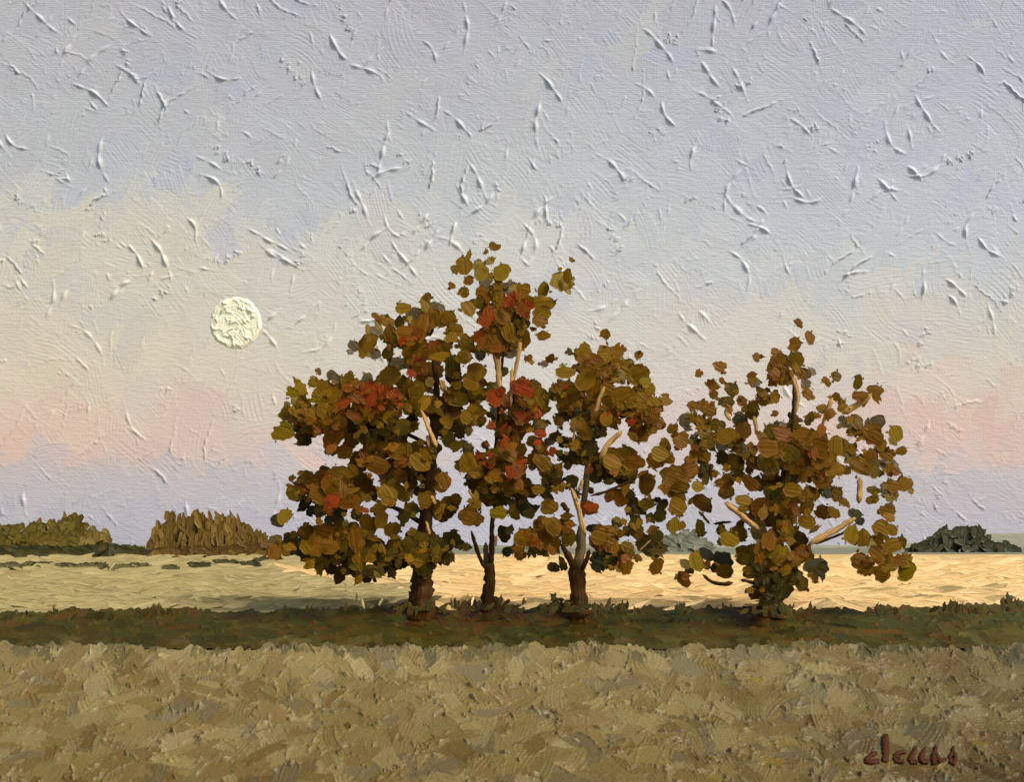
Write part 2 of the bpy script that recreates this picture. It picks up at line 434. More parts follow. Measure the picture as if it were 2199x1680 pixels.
def patch(x, y, k=1.0):
    """slow drift of pigment over the meadow, -1..1"""
    return (math.sin(x / 83.0 * k + 1.7) * math.sin(y / 37.0 * k + x / 210.0) + 0.6 * math.sin(x / 41.0 * k - y / 29.0)) / 1.6
def lay(pl, px, yc, L, W, roll, lean, yaw, th, col, bw=4.4, foot=0.6):
    """a dab of standing grass: its foot on the ground, its middle seen at row yc"""
    hp = abs(math.sin(roll)) * L / 2 + abs(math.cos(roll)) * W / 2
    d = dist_of(yc + foot * hp); s = d / (W0 * FOC)
    R, U, N = frame(roll, lean, yaw)
    p = at(px, yc, d)
    pl.add(p, R, U, N, L * s, W * s, th * s, pig(col), bw * s)
def paint_meadow(xs, ys, H, C, S, Q, rng):
    C[:] = np.array([146, 127, 86])  # grass colour with the shade over the foreground painted in
    n = 5200
    for i in range(n):
        x = rng.uniform(-1900, 1900); y = rng.uniform(-6, Q + 10)
        px = x + 1100; f = y / Q
        L = rng.uniform(42, 112); W = rng.uniform(11, 28)
        ang = math.radians(rng.choice([rng.normal(48, 18), rng.normal(-48, 20), rng.normal(-84, 16), rng.normal(-4, 16)], p=[.34, .27, .17, .22]))
        if rng.random() < .5: ang += math.pi
        q = patch(px, y * 0.66)
        c = np.array([141, 118, 67]) + q * np.array([11, 11, 10]) + rng.normal(0, 9.5) + rng.normal(0, 1.6, 3)
        a = rng.uniform(.7, 1.0)
        g = rng.random()
        if f < 0.25: c = c + np.array([5, 5, 5])
        if g < 0.10: c = c * 0.6 + 0.4 * np.array([172, 156, 114])
        elif g < 0.23: c = c * 0.5 + 0.5 * np.array([114, 104, 80])
        elif g < 0.33 and f > .2: c = c * 0.4 + 0.6 * np.array([108, 80, 32]); L *= .6; W *= .7; a *= .8
        elif g < 0.34 and f > .2: c = c * 0.3 + 0.7 * np.array([160, 134, 40]); L *= .4; W *= .5
        if y < 60 and rng.random() < 0.92 - y * .012: c = c * 0.35 + 0.65 * np.array([92, 84, 48]); ang = math.radians(rng.normal(-85, 18)); L *= .6; W *= .6
        c = c - max(0, min(1, (px - 1300) / 900)) * np.array([24, 20, 14]) - f * f * np.array([15, 15, 14])  # light falling off to the right painted in; also darker towards the foot
        stamp(xs, ys, H, C, S, x, y, ang, L, W, rng.normal(0, .004), rng.uniform(.4, 1.6), rng.choice([.4, 1.4, 3.0], p=[.45, .35, .2]), rng.choice([.5, 1.8, 4.0], p=[.4, .36, .24]), c, a, rng, bristle=0.24)
    for i in range(230):
        x, y = rng.uniform(-1150, 1150), rng.uniform(4, Q - 10)
        knife_ridge(xs, ys, H, x, y, rng.choice([.9, -.9, 0.1]) + rng.normal(0, .35), rng.uniform(16, 60), rng.uniform(2.2, 4.2), rng.normal(0, .008), rng.uniform(1.5, 5.0), rng, C,
                    pick(rng, [(178, 160, 120), (190, 172, 134), (150, 128, 84), (112, 84, 40), (172, 146, 60)], [4, 2, 2, 1.2, .9]))
slope_sheet('meadow', M_GRASS, 0.00344, BANK_D0, 0.0, BANK_D1, BANK_Z1, 2300, 2.3, 2.9, paint_meadow,
            lambda xs, rng: 7 * np.sin(xs / 90.0) + 5 * np.sin(xs / 37.0 + 2) + lumps(xs, rng, 260, 5, 20, 22) + lumps(xs, rng, 420, 2.5, 7, 9) - 14, 11, relief=2.4, tone=0.655,
            kind='structure', label='tan and olive meadow sloping up across the foreground, shade painted into its colour')

def strip_top(x):
    return float(np.interp(x, [-600, 0, 150, 260, 330, 480, 620, 800, 880, 1000, 1100, 1200, 1500, 1600, 1760, 1850, 2000, 2080, 2200, 2800], [1318, 1317, 1316, 1316, 1311, 1317, 1314, 1309, 1304, 1302, 1300, 1303, 1308, 1306, 1310, 1312, 1304, 1306, 1298, 1304]))
def paint_strip(xs, ys, H, C, S, Q, rng):
    pal = [(69, 55, 12), (60, 52, 13), (56, 55, 17), (76, 50, 12), (52, 45, 12), (80, 67, 21)]  # olive grass colours, darkened to paint in the shadow band under the trees
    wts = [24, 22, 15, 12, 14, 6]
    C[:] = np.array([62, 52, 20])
    for i in range(2600):
        x = rng.uniform(-1900, 1900); y = rng.uniform(-4, Q + 6)
        L = rng.uniform(30, 84); W = rng.uniform(8, 18)
        ang = math.radians(rng.normal(0, 18)) if rng.random() < .75 else math.radians(rng.normal(70, 26))
        if rng.random() < .5: ang += math.pi
        c = pick(rng, pal, wts) * (1 + rng.normal(0, .06))
        if x > 400: c = c + np.array([6, 7, 6]) * min(1, (x - 400) / 500)
        if y > Q - 40 and rng.random() < .3: c = c * .6 + .4 * np.array([100, 92, 58])
        stamp(xs, ys, H, C, S, x, y, ang, L, W, rng.normal(0, .005), rng.uniform(.3, 1.4), rng.choice([.4, 1.4, 3.0], p=[.45, .35, .2]), rng.choice([.3, 1.2, 3.0], p=[.5, .33, .17]), c, rng.uniform(.6, .95), rng)
    for cx in (908, 1047, 1243, 1660):
        for i in range(26):
            c = pick(rng, [(74, 42, 12), (66, 40, 14), (82, 50, 16)], [1, 1, 1])
            stamp(xs, ys, H, C, S, cx - 1100 + rng.normal(0, 34), abs(rng.normal(0, 34)), math.radians(rng.normal(60, 40)), rng.uniform(26, 60), rng.uniform(6, 13), 0, 1.2, 1.5, 1.5, c, .8, rng)
    for i in range(240):
        x, y = rng.uniform(-1150, 1150), rng.uniform(2, Q)
        knife_ridge(xs, ys, H, x, y, rng.normal(0, .6), rng.uniform(12, 40), rng.uniform(2.2, 4), rng.normal(0, .01), rng.uniform(1.5, 4.5), rng, C, pick(rng, [(88, 76, 34), (50, 42, 16), (74, 60, 22)], [1, 1, 1]))
def strip_crest(xs, rng):
    top = np.array([strip_top(x + 1100) for x in xs])
    return (1308 - top) * 1.9 + lumps(xs, rng, 260, 8, 30, 18) + lumps(xs, rng, 420, 2.5, 7, 12) - 8
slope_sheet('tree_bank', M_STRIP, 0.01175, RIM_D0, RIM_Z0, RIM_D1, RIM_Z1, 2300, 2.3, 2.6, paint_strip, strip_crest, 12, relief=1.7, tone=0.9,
            kind='structure', label='olive grassy bank running under the trees, their shade painted into its dark colour')
def build_dark_strip():
    rng = np.random.default_rng(12)
    pl = Plates(7, 5, 48, seed=6, ragged=0.13, square=4.0, curve=0.16, taper=(0.2, 0.7))
    pal = [(70, 56, 18), (62, 54, 20), (58, 56, 24), (76, 52, 18), (54, 48, 18), (78, 66, 28)]  # grass colours with the same painted tree shade as the bank
    wts = [24, 22, 15, 10, 14, 6]
    # mounds round the trunks, taller bits along the far rim
    for (cx, hw, hh) in [(905, 75, 26), (1045, 70, 34), (1190, 44, 36), (1240, 85, 26), (1310, 55, 20), (1660, 90, 14), (1895, 45, 14), (2050, 60, 18), (2170, 34, 36), (330, 60, 16), (215, 60, 8), (1470, 36, 22)]:
        for i in range(int(hw * 0.35)):
            x = rng.normal(cx, hw * 0.4); q = 1 - min(1, abs(x - cx) / (hw * 1.2))
            L, W = rng.uniform(14, 28), rng.uniform(6, 12)
            y = strip_top(x) + 10 - rng.uniform(0, 1) * hh * q
            lay(pl, x, y, L, W, math.radians(rng.choice([rng.normal(80, 25), rng.normal(10, 20)])), rng.uniform(.1, .3), rng.normal(0, .15), 1.8, pick(rng, pal, wts), 4.2, foot=max(0.6, (strip_top(x) + 12 - y) / 12))
    for cx in [735, 785, 846, 980, 986, 1012, 1178, 1190, 1198, 1205, 610, 660, 1462, 1470, 1560, 1702, 1745, 2058, 330, 345, 1885, 2160, 2178, 120, 1130, 1330, 1345]:
        for i in range(3):   # single stalks
            x = cx + rng.normal(0, 5); h = rng.uniform(10, 24)
            y = strip_top(x) - h * 0.25
            lay(pl, x, y, h, rng.uniform(3, 6), math.radians(rng.normal(85, 16)), 0.1, rng.normal(0, .2), 1.6, pick(rng, pal, wts), 4, foot=1.2)
    pl.build('shade_toned_grass', M_STRIP, kind='stuff', label='grass tufts and stalks along the rim of the tree bank, painted dark as in shade', category='grass')
build_dark_strip()

def build_far_field():
    rng = np.random.default_rng(13)
    pl = Plates(6, 4, 40, seed=8, ragged=0.10, square=4.5, curve=0.10, taper=(0.2, 0.6))
    gold = [(218, 182, 124), (213, 177, 118), (222, 187, 132), (206, 171, 115), (194, 162, 110)]  # straw colours with the warm sunlight on the field painted in
    gw = [26, 24, 14, 14, 6]
    green = [(166, 147, 98), (162, 143, 94), (170, 151, 102), (157, 138, 90)]
    ew = [24, 22, 14, 12]
    pts = sorted([(rng.uniform(1194, 1302), rng.uniform(-500, 2700)) for _ in range(3200)])
    for y, px in pts:
        L = rng.uniform(34, 100); W = rng.uniform(7, 15)
        roll = math.radians(rng.normal(1, 7))
        if y < 1202: L *= .7; W *= .7
        d = dist_of(y + 4); x = (px - CX) * d / (W0 * FOC)
        if field_is_gold(x, d, rng):
            c = pick(rng, gold, gw)
            if y < 1204: c = pick(rng, [(190, 166, 118), (200, 172, 118), (208, 176, 118)], [1, 1, 1])
        else: c = pick(rng, green, ew)
        lay(pl, px, y, L, W, roll, math.radians(rng.normal(24, 4)), rng.normal(0, .04), rng.uniform(0.3, 0.8), c * (1 + rng.normal(0, .012)))
    for (px, y, L, rl) in [(1905, 1266, 80, 8), (1960, 1256, 70, 10), (2080, 1270, 90, 14), (2150, 1258, 70, 8), (1605, 1242, 60, 2), (1520, 1262, 40, 5), (1990, 1282, 60, 6), (1460, 1268, 50, 6), (1340, 1240, 60, 4), (2110, 1240, 80, 6), (2040, 1236, 60, 5), (1930, 1284, 80, 8), (2140, 1286, 70, 10), (1840, 1258, 60, 6), (1760, 1272, 50, 4), (1690, 1256, 60, 4), (2010, 1262, 90, 9), (505, 1284, 44, 4), (110, 1300, 24, 10), (300, 1282, 60, 4)]:
        for k in range(3):
            c = pick(rng, [(166, 142, 90), (176, 150, 96), (150, 130, 82)], [1, 1, 1])
            if px < 800: c = c * 0.85
            lay(pl, px + rng.normal(0, L * .3), y + rng.normal(0, 2), L * rng.uniform(.4, .9), rng.uniform(4, 8), math.radians(rl + rng.normal(0, 4)), 0.4, 0, 1.6, c, 4.2, foot=1.5 + .3 * k)
    for i in range(60):
        px, y = rng.uniform(0, 2199), rng.uniform(1210, 1300)
        d = dist_of(y); g = field_is_gold((px - CX) * d / (W0 * FOC), d)
        lay(pl, px, y, rng.uniform(10, 26), rng.uniform(2.5, 5), rng.choice([0.5, 1.2, -0.6]) + rng.normal(0, .3), 0.3, 0, 2.0, (236, 200, 138) if g else (182, 164, 116), 4.0, foot=2)
    pl.build('field_stubble', M_FIELD, kind='stuff', label='straw stubble behind the trees with sunlight painted into its gold, greenish tan at left', category='field')
build_far_field()

# ------------------------------------------------------------------ hills on the horizon
def build_hills():
    rng = np.random.default_rng(14)
    d = 700.0; s = d / (W0 * FOC)
    pts = [(-900, 1170), (-200, 1172), (300, 1175), (700, 1175), (1000, 1176), (1300, 1168), (1420, 1160), (1500, 1164), (1620, 1172), (1800, 1174), (1900, 1172), (1980, 1168), (2080, 1166), (2130, 1156), (2200, 1147), (2350, 1140), (2600, 1150), (3100, 1160)]
    px = np.linspace(-900, 3100, 260)
    top = np.interp(px, [p[0] for p in pts], [p[1] for p in pts]) + rng.normal(0, 0.7, 260)
    rows = np.linspace(0, 1, 9)
    V, C = [], []
    for r in rows:
        zz = (EYE - (top - HOR) * s) * math.sin(r * math.pi / 2) - 2.0 * (1 - r)
        yy = d - 60 + 140 * r + rng.normal(0, 1.5, 260)
        V.append(np.stack([(px - CX) * s, yy, zz], -1))
        C.append(np.stack([pig(np.array([140, 132, 106]) + rng.normal(0, 4) + np.array([6, 6, 8]) * r) for _ in px]))
    for r in (0.6, 0.0):   # the far slope
        zz = (EYE - (top - HOR) * s) * r - 2.0 * (1 - r)
        V.append(np.stack([(px - CX) * s, np.full(260, d + 80 + 120 * (1 - r)), zz], -1)); C.append(C[-1])
    nr = len(V)
    idx = np.arange(nr * 260).reshape(nr, 260)
    q = np.stack([idx[:-1, :-1], idx[:-1, 1:], idx[1:, 1:], idx[1:, :-1]], -1).reshape(-1, 4)
    V = np.array(V).reshape(-1, 3)
    S = np.stack([V[:, 0] * .06, V[:, 2] * 1.3, V[:, 1] * .02], -1)
    me = make_mesh('hills', V, [q], True, {'col': ('FLOAT_COLOR', np.array(C).reshape(-1, 3)), 'st': ('FLOAT_VECTOR', S)})
    link('hills', me, M_HILL, kind='structure', label='low grey green rise along the horizon')
build_hills()

# ------------------------------------------------------------------ moon: a thick pat of cream paint
def build_moon():
    rng = np.random.default_rng(31)
    D = 2700.0; s = D / (W0 * FOC); R = 56.0
    xs = np.arange(-60, 60.01, 1.1); ys = xs.copy(); n = len(xs)
    H = np.zeros((n, n)); C = np.zeros((n, n, 3)); S = np.zeros((n, n, 3))
    for i in range(46):
        a, r = rng.uniform(0, 6.28), 50 * math.sqrt(rng.random())
        stamp(xs, ys, H, C, S, r * math.cos(a), r * math.sin(a), rng.choice([-0.9, 0.8, 1.3]) + rng.normal(0, .3), rng.uniform(22, 48), rng.uniform(7, 14), rng.normal(0, .01),
              rng.uniform(0.6, 2.6), rng.uniform(1.5, 4.5), rng.uniform(0.5, 4.5), np.array([250., 240, 205]), 1, rng)
    for i in range(16):
        a, r = rng.uniform(0, 6.28), 46 * math.sqrt(rng.random())
        knife_ridge(xs, ys, H, r * math.cos(a), r * math.sin(a), rng.uniform(0, 3.14), rng.uniform(16, 44), rng.uniform(2, 3.4), rng.normal(0, .012), rng.uniform(1.5, 4.5), rng)
    for a in np.linspace(0, 6.28, 10):
        knife_ridge(xs, ys, H, 50 * math.cos(a), 50 * math.sin(a), a + math.pi / 2, rng.uniform(24, 40), 2.6, -0.009, rng.uniform(0.6, 2.4), rng)
    X, Y = np.meshgrid(xs, ys)
    th = np.arctan2(Y, X)
    Rr = R * (1 + 0.012 * np.sin(5 * th + 1) + 0.01 * np.sin(11 * th) + 0.008 * np.sin(23 * th + 2))
    # squared-off raster mapped on to the disc so that the rim is clean
    uu, vv = X / 60.0, Y / 60.0
    DX = uu * np.sqrt(np.clip(1 - vv ** 2 / 2, 0, 1)); DY = vv * np.sqrt(np.clip(1 - uu ** 2 / 2, 0, 1))
    rad = np.hypot(DX, DY); th = np.arctan2(DY, DX)
    Rr = R * (1 + 0.012 * np.sin(5 * th + 1) + 0.012 * np.sin(11 * th) + 0.010 * np.sin(23 * th + 2))
    gx, gy = DX * Rr, DY * Rr
    ii = np.clip(np.searchsorted(xs, gx), 0, n - 1); jj = np.clip(np.searchsorted(ys, gy), 0, n - 1)
    edge = np.clip((1 - rad) * 9, 0, 1) ** 0.6
    front = -(H[jj, ii] * 0.8 + 2.2) * edge
    back = 10.0 * np.sqrt(np.clip(1 - rad ** 2, 0, 1))
    c = at(506, 694, D)
    VF = np.stack([gx * s, front * s, -gy * s], -1).reshape(-1, 3)
    VB = np.stack([gx * s, back * s, -gy * s], -1).reshape(-1, 3)
    idx = np.arange(n * n).reshape(n, n)
    q = np.stack([idx[:-1, :-1], idx[1:, :-1], idx[1:, 1:], idx[:-1, 1:]], -1).reshape(-1, 4)
    sub = slice(None)
    st = S[jj, ii].reshape(-1, 3)
    me = make_mesh('moon', np.concatenate([VF, VB]), [q, q[:, ::-1] + n * n], True, {'st': ('FLOAT_VECTOR', np.concatenate([VF, VB]) * 0.1)})
    o = link('moon', me, M_MOON, label='round cream full moon hanging in the sky left of the trees', category='moon')
    o.location = tuple(float(t) for t in c)
build_moon()

# ------------------------------------------------------------------ bushes on the far side of the field
def bush(name, label, cat, outline, D, pal, wts, n, roll=(90, 30), size=(16, 40), wid=(8, 16), depth=6.0, group=None, seed=1, base=None):
    """outline: points (x, top row) along the crown; the bush stands on the ground at distance D"""
    rng = np.random.default_rng(seed)
    s = D / (W0 * FOC)
    ox = np.array([p[0] for p in outline], float); oy = np.array([p[1] for p in outline], float)
    by = HOR + EYE / s if base is None else base
    root = empty(name, ((ox.mean() - CX) * s, D, 0), label=label, category=cat)
    if group: root['group'] = group
    pl = Plates(5, 4, 30, seed=seed + 100, ragged=0.12, square=4.0, curve=0.14, taper=(0.1, 0.5))
    for i in range(n):
        px = rng.uniform(ox[0], ox[-1]); t = np.interp(px, ox, oy)
        fr = rng.random() ** 0.85
        sz = rng.uniform(*size) * 1.35; w = rng.uniform(*wid) * 1.5
        y = by - 4 + (t + min(sz * 0.4, 10) - by + 4) * fr
        rl = math.radians(rng.normal(*roll))
        R, U, N = frame(rl, rng.normal(.2, .05), rng.normal(0, .07))
        p = at(px, y, D); p[1] += rng.uniform(-1, 1) * depth * (1 - 0.5 * fr)
        p[2] = max(p[2], 0.12 * s)
        c = pick(rng, pal, wts); c = c * 0.5 + 0.5 * np.array(pal[0], float) + rng.normal(0, 3)
        pl.add(p, R, U, N, sz * s, w * s, rng.uniform(0.6, 1.4) * s, pig(c), 4.2 * s)
    o = pl.build('foliage', M_BUSH, root, origin=root.location, kind='stuff')
    return root
OLV = [(106, 88, 26), (96, 80, 26), (84, 70, 28), (74, 62, 24), (114, 92, 38), (64, 55, 22)]
OLW = [20, 18, 16, 14, 10, 12]
BRN = [(108, 80, 24), (98, 72, 20), (124, 94, 36), (92, 66, 20), (80, 58, 18), (134, 104, 48)]
BRW = [22, 20, 14, 14, 12, 8]
DKG = [(66, 60, 28), (58, 56, 28), (74, 66, 34), (52, 50, 26)]
bush('bush', 'olive bush with a flat top at the far left edge behind the field', 'bush', [(-120, 1130), (-60, 1120), (0, 1140), (12, 1124), (26, 1120), (42, 1132), (60, 1138), (72, 1150)], 196, OLV, OLW, 210, roll=(60, 50), seed=41)
bush('bush', 'low olive bush between the flat topped bush and the tallest knobbly one', 'bush', [(52, 1150), (66, 1138), (80, 1128), (98, 1124), (112, 1134), (120, 1150)], 199, OLV, OLW, 90, roll=(60, 50), seed=42)
bush('bush', 'tallest knobbly bush of the olive row at left', 'bush', [(104, 1150), (114, 1122), (122, 1116), (130, 1124), (140, 1112), (150, 1108), (162, 1114), (168, 1130), (172, 1150)], 194, OLV, OLW, 120, roll=(50, 50), seed=43)
bush('bush', 'small pale rounded bush at the right end of the olive row', 'bush', [(165, 1160), (180, 1146), (196, 1138), (212, 1138), (222, 1146), (228, 1160)], 198, [(132, 110, 56), (118, 94, 36), (100, 82, 32), (80, 68, 28)], [3, 3, 2, 2], 60, roll=(50, 50), seed=44)
bush('hedge', 'low dark hedge sloping down to the right below the olive bushes', 'hedge', [(-130, 1172), (0, 1172), (90, 1174), (200, 1172), (235, 1164), (255, 1172), (280, 1182), (345, 1184)], 186, DKG + [(92, 70, 26)], [3, 3, 2, 2, 2], 260, roll=(8, 24), size=(16, 40), wid=(8, 15), seed=45, depth=3)
sp = [(333, 1160), (338, 1132), (346, 1124), (354, 1134), (360, 1106), (366, 1090), (372, 1100), (378, 1120), (388, 1112), (398, 1122), (406, 1114), (414, 1124), (420, 1108), (428, 1096), (436, 1106), (444, 1124), (452, 1124), (460, 1112), (468, 1102), (476, 1112), (484, 1108), (494, 1104), (502, 1114), (508, 1124), (516, 1118), (524, 1130), (536, 1132), (546, 1144), (556, 1142), (564, 1160)]
bush('thicket', 'tall brown thicket with upright spires behind the field at left', 'thicket', sp, 192, BRN, BRW, 520, roll=(90, 15), size=(16, 38), wid=(5, 10), seed=46)
bush('hedge', 'brown brush running from the spired thicket to the trees', 'hedge', [(340, 1176), (400, 1172), (470, 1174), (560, 1164), (575, 1168), (584, 1152), (592, 1150), (600, 1166), (640, 1168), (700, 1172)], 184, [(92, 66, 22), (80, 58, 20), (112, 82, 28), (124, 96, 40)], [3, 3, 2, 1], 230, roll=(5, 26), size=(14, 36), wid=(7, 14), seed=47, depth=3)
bush('bush', 'dark green bush on the horizon at right', 'bush', [(1960, 1179), (1980, 1175), (1994, 1164), (2000, 1152), (2012, 1144), (2020, 1134), (2034, 1128), (2048, 1136), (2058, 1140), (2070, 1134), (2084, 1128), (2096, 1130), (2104, 1142), (2112, 1152), (2122, 1166), (2136, 1176)], 300, [(58, 56, 30), (48, 48, 25), (68, 65, 38), (78, 76, 48)], [4, 4, 3, 2], 240, roll=(40, 40), size=(12, 30), wid=(6, 12), seed=48, base=1187)
bush('bush', 'tiny dark bush at the right edge of the horizon', 'bush', [(2140, 1172), (2148, 1162), (2158, 1160), (2166, 1164), (2170, 1174)], 300, [(56, 56, 36), (60, 58, 34)], [1, 1], 26, roll=(30, 40), size=(8, 16), wid=(5, 9), seed=49, base=1187)
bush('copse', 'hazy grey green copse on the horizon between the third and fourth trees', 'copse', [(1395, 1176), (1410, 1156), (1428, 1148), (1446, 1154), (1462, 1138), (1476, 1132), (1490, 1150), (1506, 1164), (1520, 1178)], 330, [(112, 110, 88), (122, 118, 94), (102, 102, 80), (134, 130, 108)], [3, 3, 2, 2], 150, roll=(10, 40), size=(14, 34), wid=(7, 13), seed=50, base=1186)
tufts = [((18, 1222), 46, 16, 'dark green weed patch at the left edge of the field'), ((78, 1219), 60, 15, 'widest dark weed patch in the left field'), ((138, 1222), 32, 13, 'short weed patch in the left field just right of the widest one'),
         ((195, 1223), 66, 18, 'wavy topped weed patch below the small pale rounded bush'), ((262, 1225), 28, 16, 'pale weed tuft below the gap in the bushes'), ((296, 1221), 36, 13, 'weed patch just left of the spired thicket'),
         ((365, 1226), 20, 15, 'small square weed tuft below the left end of the spired thicket'), ((430, 1219), 36, 10, 'dark weed tuft below the middle of the spired thicket'), ((487, 1213), 36, 9, 'dark weed tuft below the right half of the spired thicket'),
         ((537, 1217), 22, 9, 'small low weed tuft between two darker ones near the trees'), ((567, 1208), 26, 8, 'dark weed tuft nearest the trees on the left field')]
for i, ((x, yb), w, h, lab) in enumerate(tufts):
    D = dist_of(yb + 5); s = D / (W0 * FOC)
    dark = x > 400
    bush('weed_tuft', lab, 'weeds', [(x - w / 2, yb - h * .4), (x - w / 4, yb - h), (x, yb - h * .8), (x + w / 4, yb - h), (x + w / 2, yb - h * .4)], D,
         [(66, 62, 32), (58, 54, 24), (76, 70, 38)] if dark else [(98, 90, 54), (84, 78, 44), (112, 102, 64), (74, 70, 38)], [1, 1, 1] if dark else [2, 2, 1, 1], int(16 + w * 0.7), roll=(4, 16), size=(12, 24), wid=(4, 8), depth=0.5, seed=60 + i, base=yb - 3, group='weed tufts dotted across the left field')

# ------------------------------------------------------------------ trees
LEAF_COL = {'o': (119, 84, 5), 'b': (114, 74, 4), 'd': (72, 58, 10), 'e': (94, 71, 6), 'f': (60, 48, 12), 'g': (106, 90, 64), 'r': (134, 54, 5), 'q': (112, 63, 5), 'y': (121, 95, 5), 'z': (134, 112, 54), 'n': (78, 73, 50)}
LEAF_MAT = {k: paint('leaf_paint_' + n, pig(LEAF_COL[k]) * 0.85, bump=0.03, rough=0.35, streak=0.18, jitter=0.05, spec=0.07)
            for k, n in dict(o='olive', b='brown', d='dark', f='umber_dark', e='deep_olive', g='umber', r='red', q='rust', y='yellow_olive', z='straw', n='grey_green').items()}
LEAF_LABEL = {'r': 'red orange leaf clump', 'g': 'greyish leaf clump', 'd': 'dark leaf clump', 'y': 'yellow olive leaf clump', 'z': 'straw coloured leaf clump'}
M_LEAFBITS = paint('leaf_paint_bits', None, bump=0.03, rough=0.35, streak=0.2, spec=0.07)
M_BARK = paint('bark_dark', pig((74, 48, 16)), bump=0.06, rough=0.6, streak=0.45, jitter=0.1, spec=0.06)
M_BARKG = paint('bark_grey', pig((126, 104, 70)), bump=0.06, rough=0.6, streak=0.35, jitter=0.06, spec=0.06)
M_BARKT = paint('bark_tan', pig((222, 172, 104)), bump=0.12, rough=0.65, streak=0.3, jitter=0.05, spec=0.06)
M_BARKO = paint('bark_olive', pig((74, 58, 22)), bump=0.06, rough=0.6, streak=0.4, jitter=0.1, spec=0.06)
BARK = {'k': M_BARK, 'g': M_BARKG, 't': M_BARKT, 'o': M_BARKO}

def leaf_templates(nt, nu, nv, rng):
    V, UV, q, sq, ng = plate_templates(nt, nu, nv, rng, ragged=0.0, square=2.4, curve=0.0, taper=(0.55, 0.8))
    V = V.copy()
    for t in range(nt):
        u, v = UV[t, :, 0], UV[t, :, 1]
        V[t, :, 0] = u * np.sqrt(1 - v * v / 2) * rng.uniform(.92, 1.05); V[t, :, 1] = v * np.sqrt(1 - u * u / 2)
        n0 = nu * nv; V[t, n0:, :2] *= 0.94
    for t in range(nt):
        a = np.arctan2(V[t, :, 1], V[t, :, 0]); r = np.hypot(V[t, :, 0], V[t, :, 1])
        ph = rng.uniform(0, 6.28, 6); k = rng.uniform(0.5, 1.5)
        f = 1 + k * (0.07 * np.sin(2 * a + ph[0]) + 0.07 * np.sin(3 * a + ph[1]) + 0.05 * np.sin(5 * a + ph[2]) + 0.055 * np.sin(8 * a + ph[3]))
        w = np.clip(r, 0, 1) ** 2
        V[t, :, 0] *= 1 + (f - 1) * w; V[t, :, 1] *= 1 + (f - 1) * w
    return V, UV, q, sq, ng
_lt = leaf_templates(36, 9, 8, np.random.default_rng(77))
LEAF_MESH = []
def leaf_meshes():
    V0, UV0, q, sq, ng = _lt
    for t in range(len(V0)):
        v = V0[t].copy()
        st = np.concatenate([UV0[t] * np.array([0.3, 3.0]), np.full((len(v), 1), t * 9.7)], 1)
        me = make_mesh('leaf', v * np.array([1, 1, 0.075]), [q, sq, ng], True, {'st': ('FLOAT_VECTOR', st)})
        me.materials.append(LEAF_MAT['o'])
        LEAF_MESH.append(me)
leaf_meshes()

def tube(name, pts, mat, parent, rng, sides=12):
    """pts: world points with radii; a limb with a lumpy, stringy surface"""
    P = np.array([p[:3] for p in pts], float); r = np.array([p[3] for p in pts], float)
    t = np.concatenate([[0], np.cumsum(np.linalg.norm(np.diff(P, axis=0), axis=1))])
    n = max(8, int(t[-1] / 0.09)); tt = np.linspace(0, t[-1], n)
    C = np.stack([np.interp(tt, t, P[:, k]) for k in range(3)], 1); rr = np.interp(tt, t, r)
    if name == 'branch':
        rr = rr * (1 + 0.05 * rng.normal(0, 1, n)) * 0.8 * np.clip(0.25 + np.minimum(tt, t[-1] - tt) / (0.16 * t[-1] + 1e-6), 0, 1)
    for _ in range(3):
        C[1:-1] = (C[:-2] + 2 * C[1:-1] + C[2:]) / 4
    C[1:-1] += rng.normal(0, 0.035, (n - 2, 3)) * rr[1:-1, None] * 2
    tan = np.gradient(C, axis=0); tan /= np.linalg.norm(tan, axis=1)[:, None]
    a = np.cross(tan, np.array([0, 1.0, 0])); a /= np.linalg.norm(a, axis=1)[:, None] + 1e-9
    b = np.cross(tan, a)
    th = np.linspace(0, 2 * np.pi, sides, endpoint=False)
    rad = rr[:, None] * (1 + 0.03 * rng.normal(0, 1, (n, 1)) + 0.10 * np.sin(3 * th[None] + tt[:, None] * 2.0 + 1) + 0.09 * rng.normal(0, 1, (n, sides)))
    V = C[:, None] + rad[..., None] * (np.cos(th)[None, :, None] * a[:, None] + np.sin(th)[None, :, None] * b[:, None])
    st = np.stack([np.repeat(tt[:, None] * 1.2, sides, 1), np.repeat(np.abs(th - np.pi)[None] * 3.2, n, 0), np.full((n, sides), rng.uniform(0, 99))], -1)
    idx = np.arange(n * sides).reshape(n, sides)
    q = np.stack([idx[:-1], np.roll(idx[:-1], -1, 1), np.roll(idx[1:], -1, 1), idx[1:]], -1).reshape(-1, 4)
    caps = [idx[0][::-1][None].copy(), idx[-1][None].copy()]
    o0 = np.array(parent.location)
    me = make_mesh(name, V.reshape(-1, 3) - o0, [q] + caps, True, {'st': ('FLOAT_VECTOR', st.reshape(-1, 3))})
    return link(name, me, mat, parent)

REG = {1: (572.8, 494.4, .21936), 2: (572.8, 844.1, .21936), 3: (934.6, 494.4, .24677), 4: (964.7, 844.1, .23307), 5: (1435.0, 651.2, .25226), 6: (1435.0, 964.7, .25226), 7: (572.8, 1145.6, .4113), 0: (0, 0, 1.0)}
def regpt(reg, x, y):
    ox, oy, k = REG[reg]
    return ox + x * k, oy + y * k

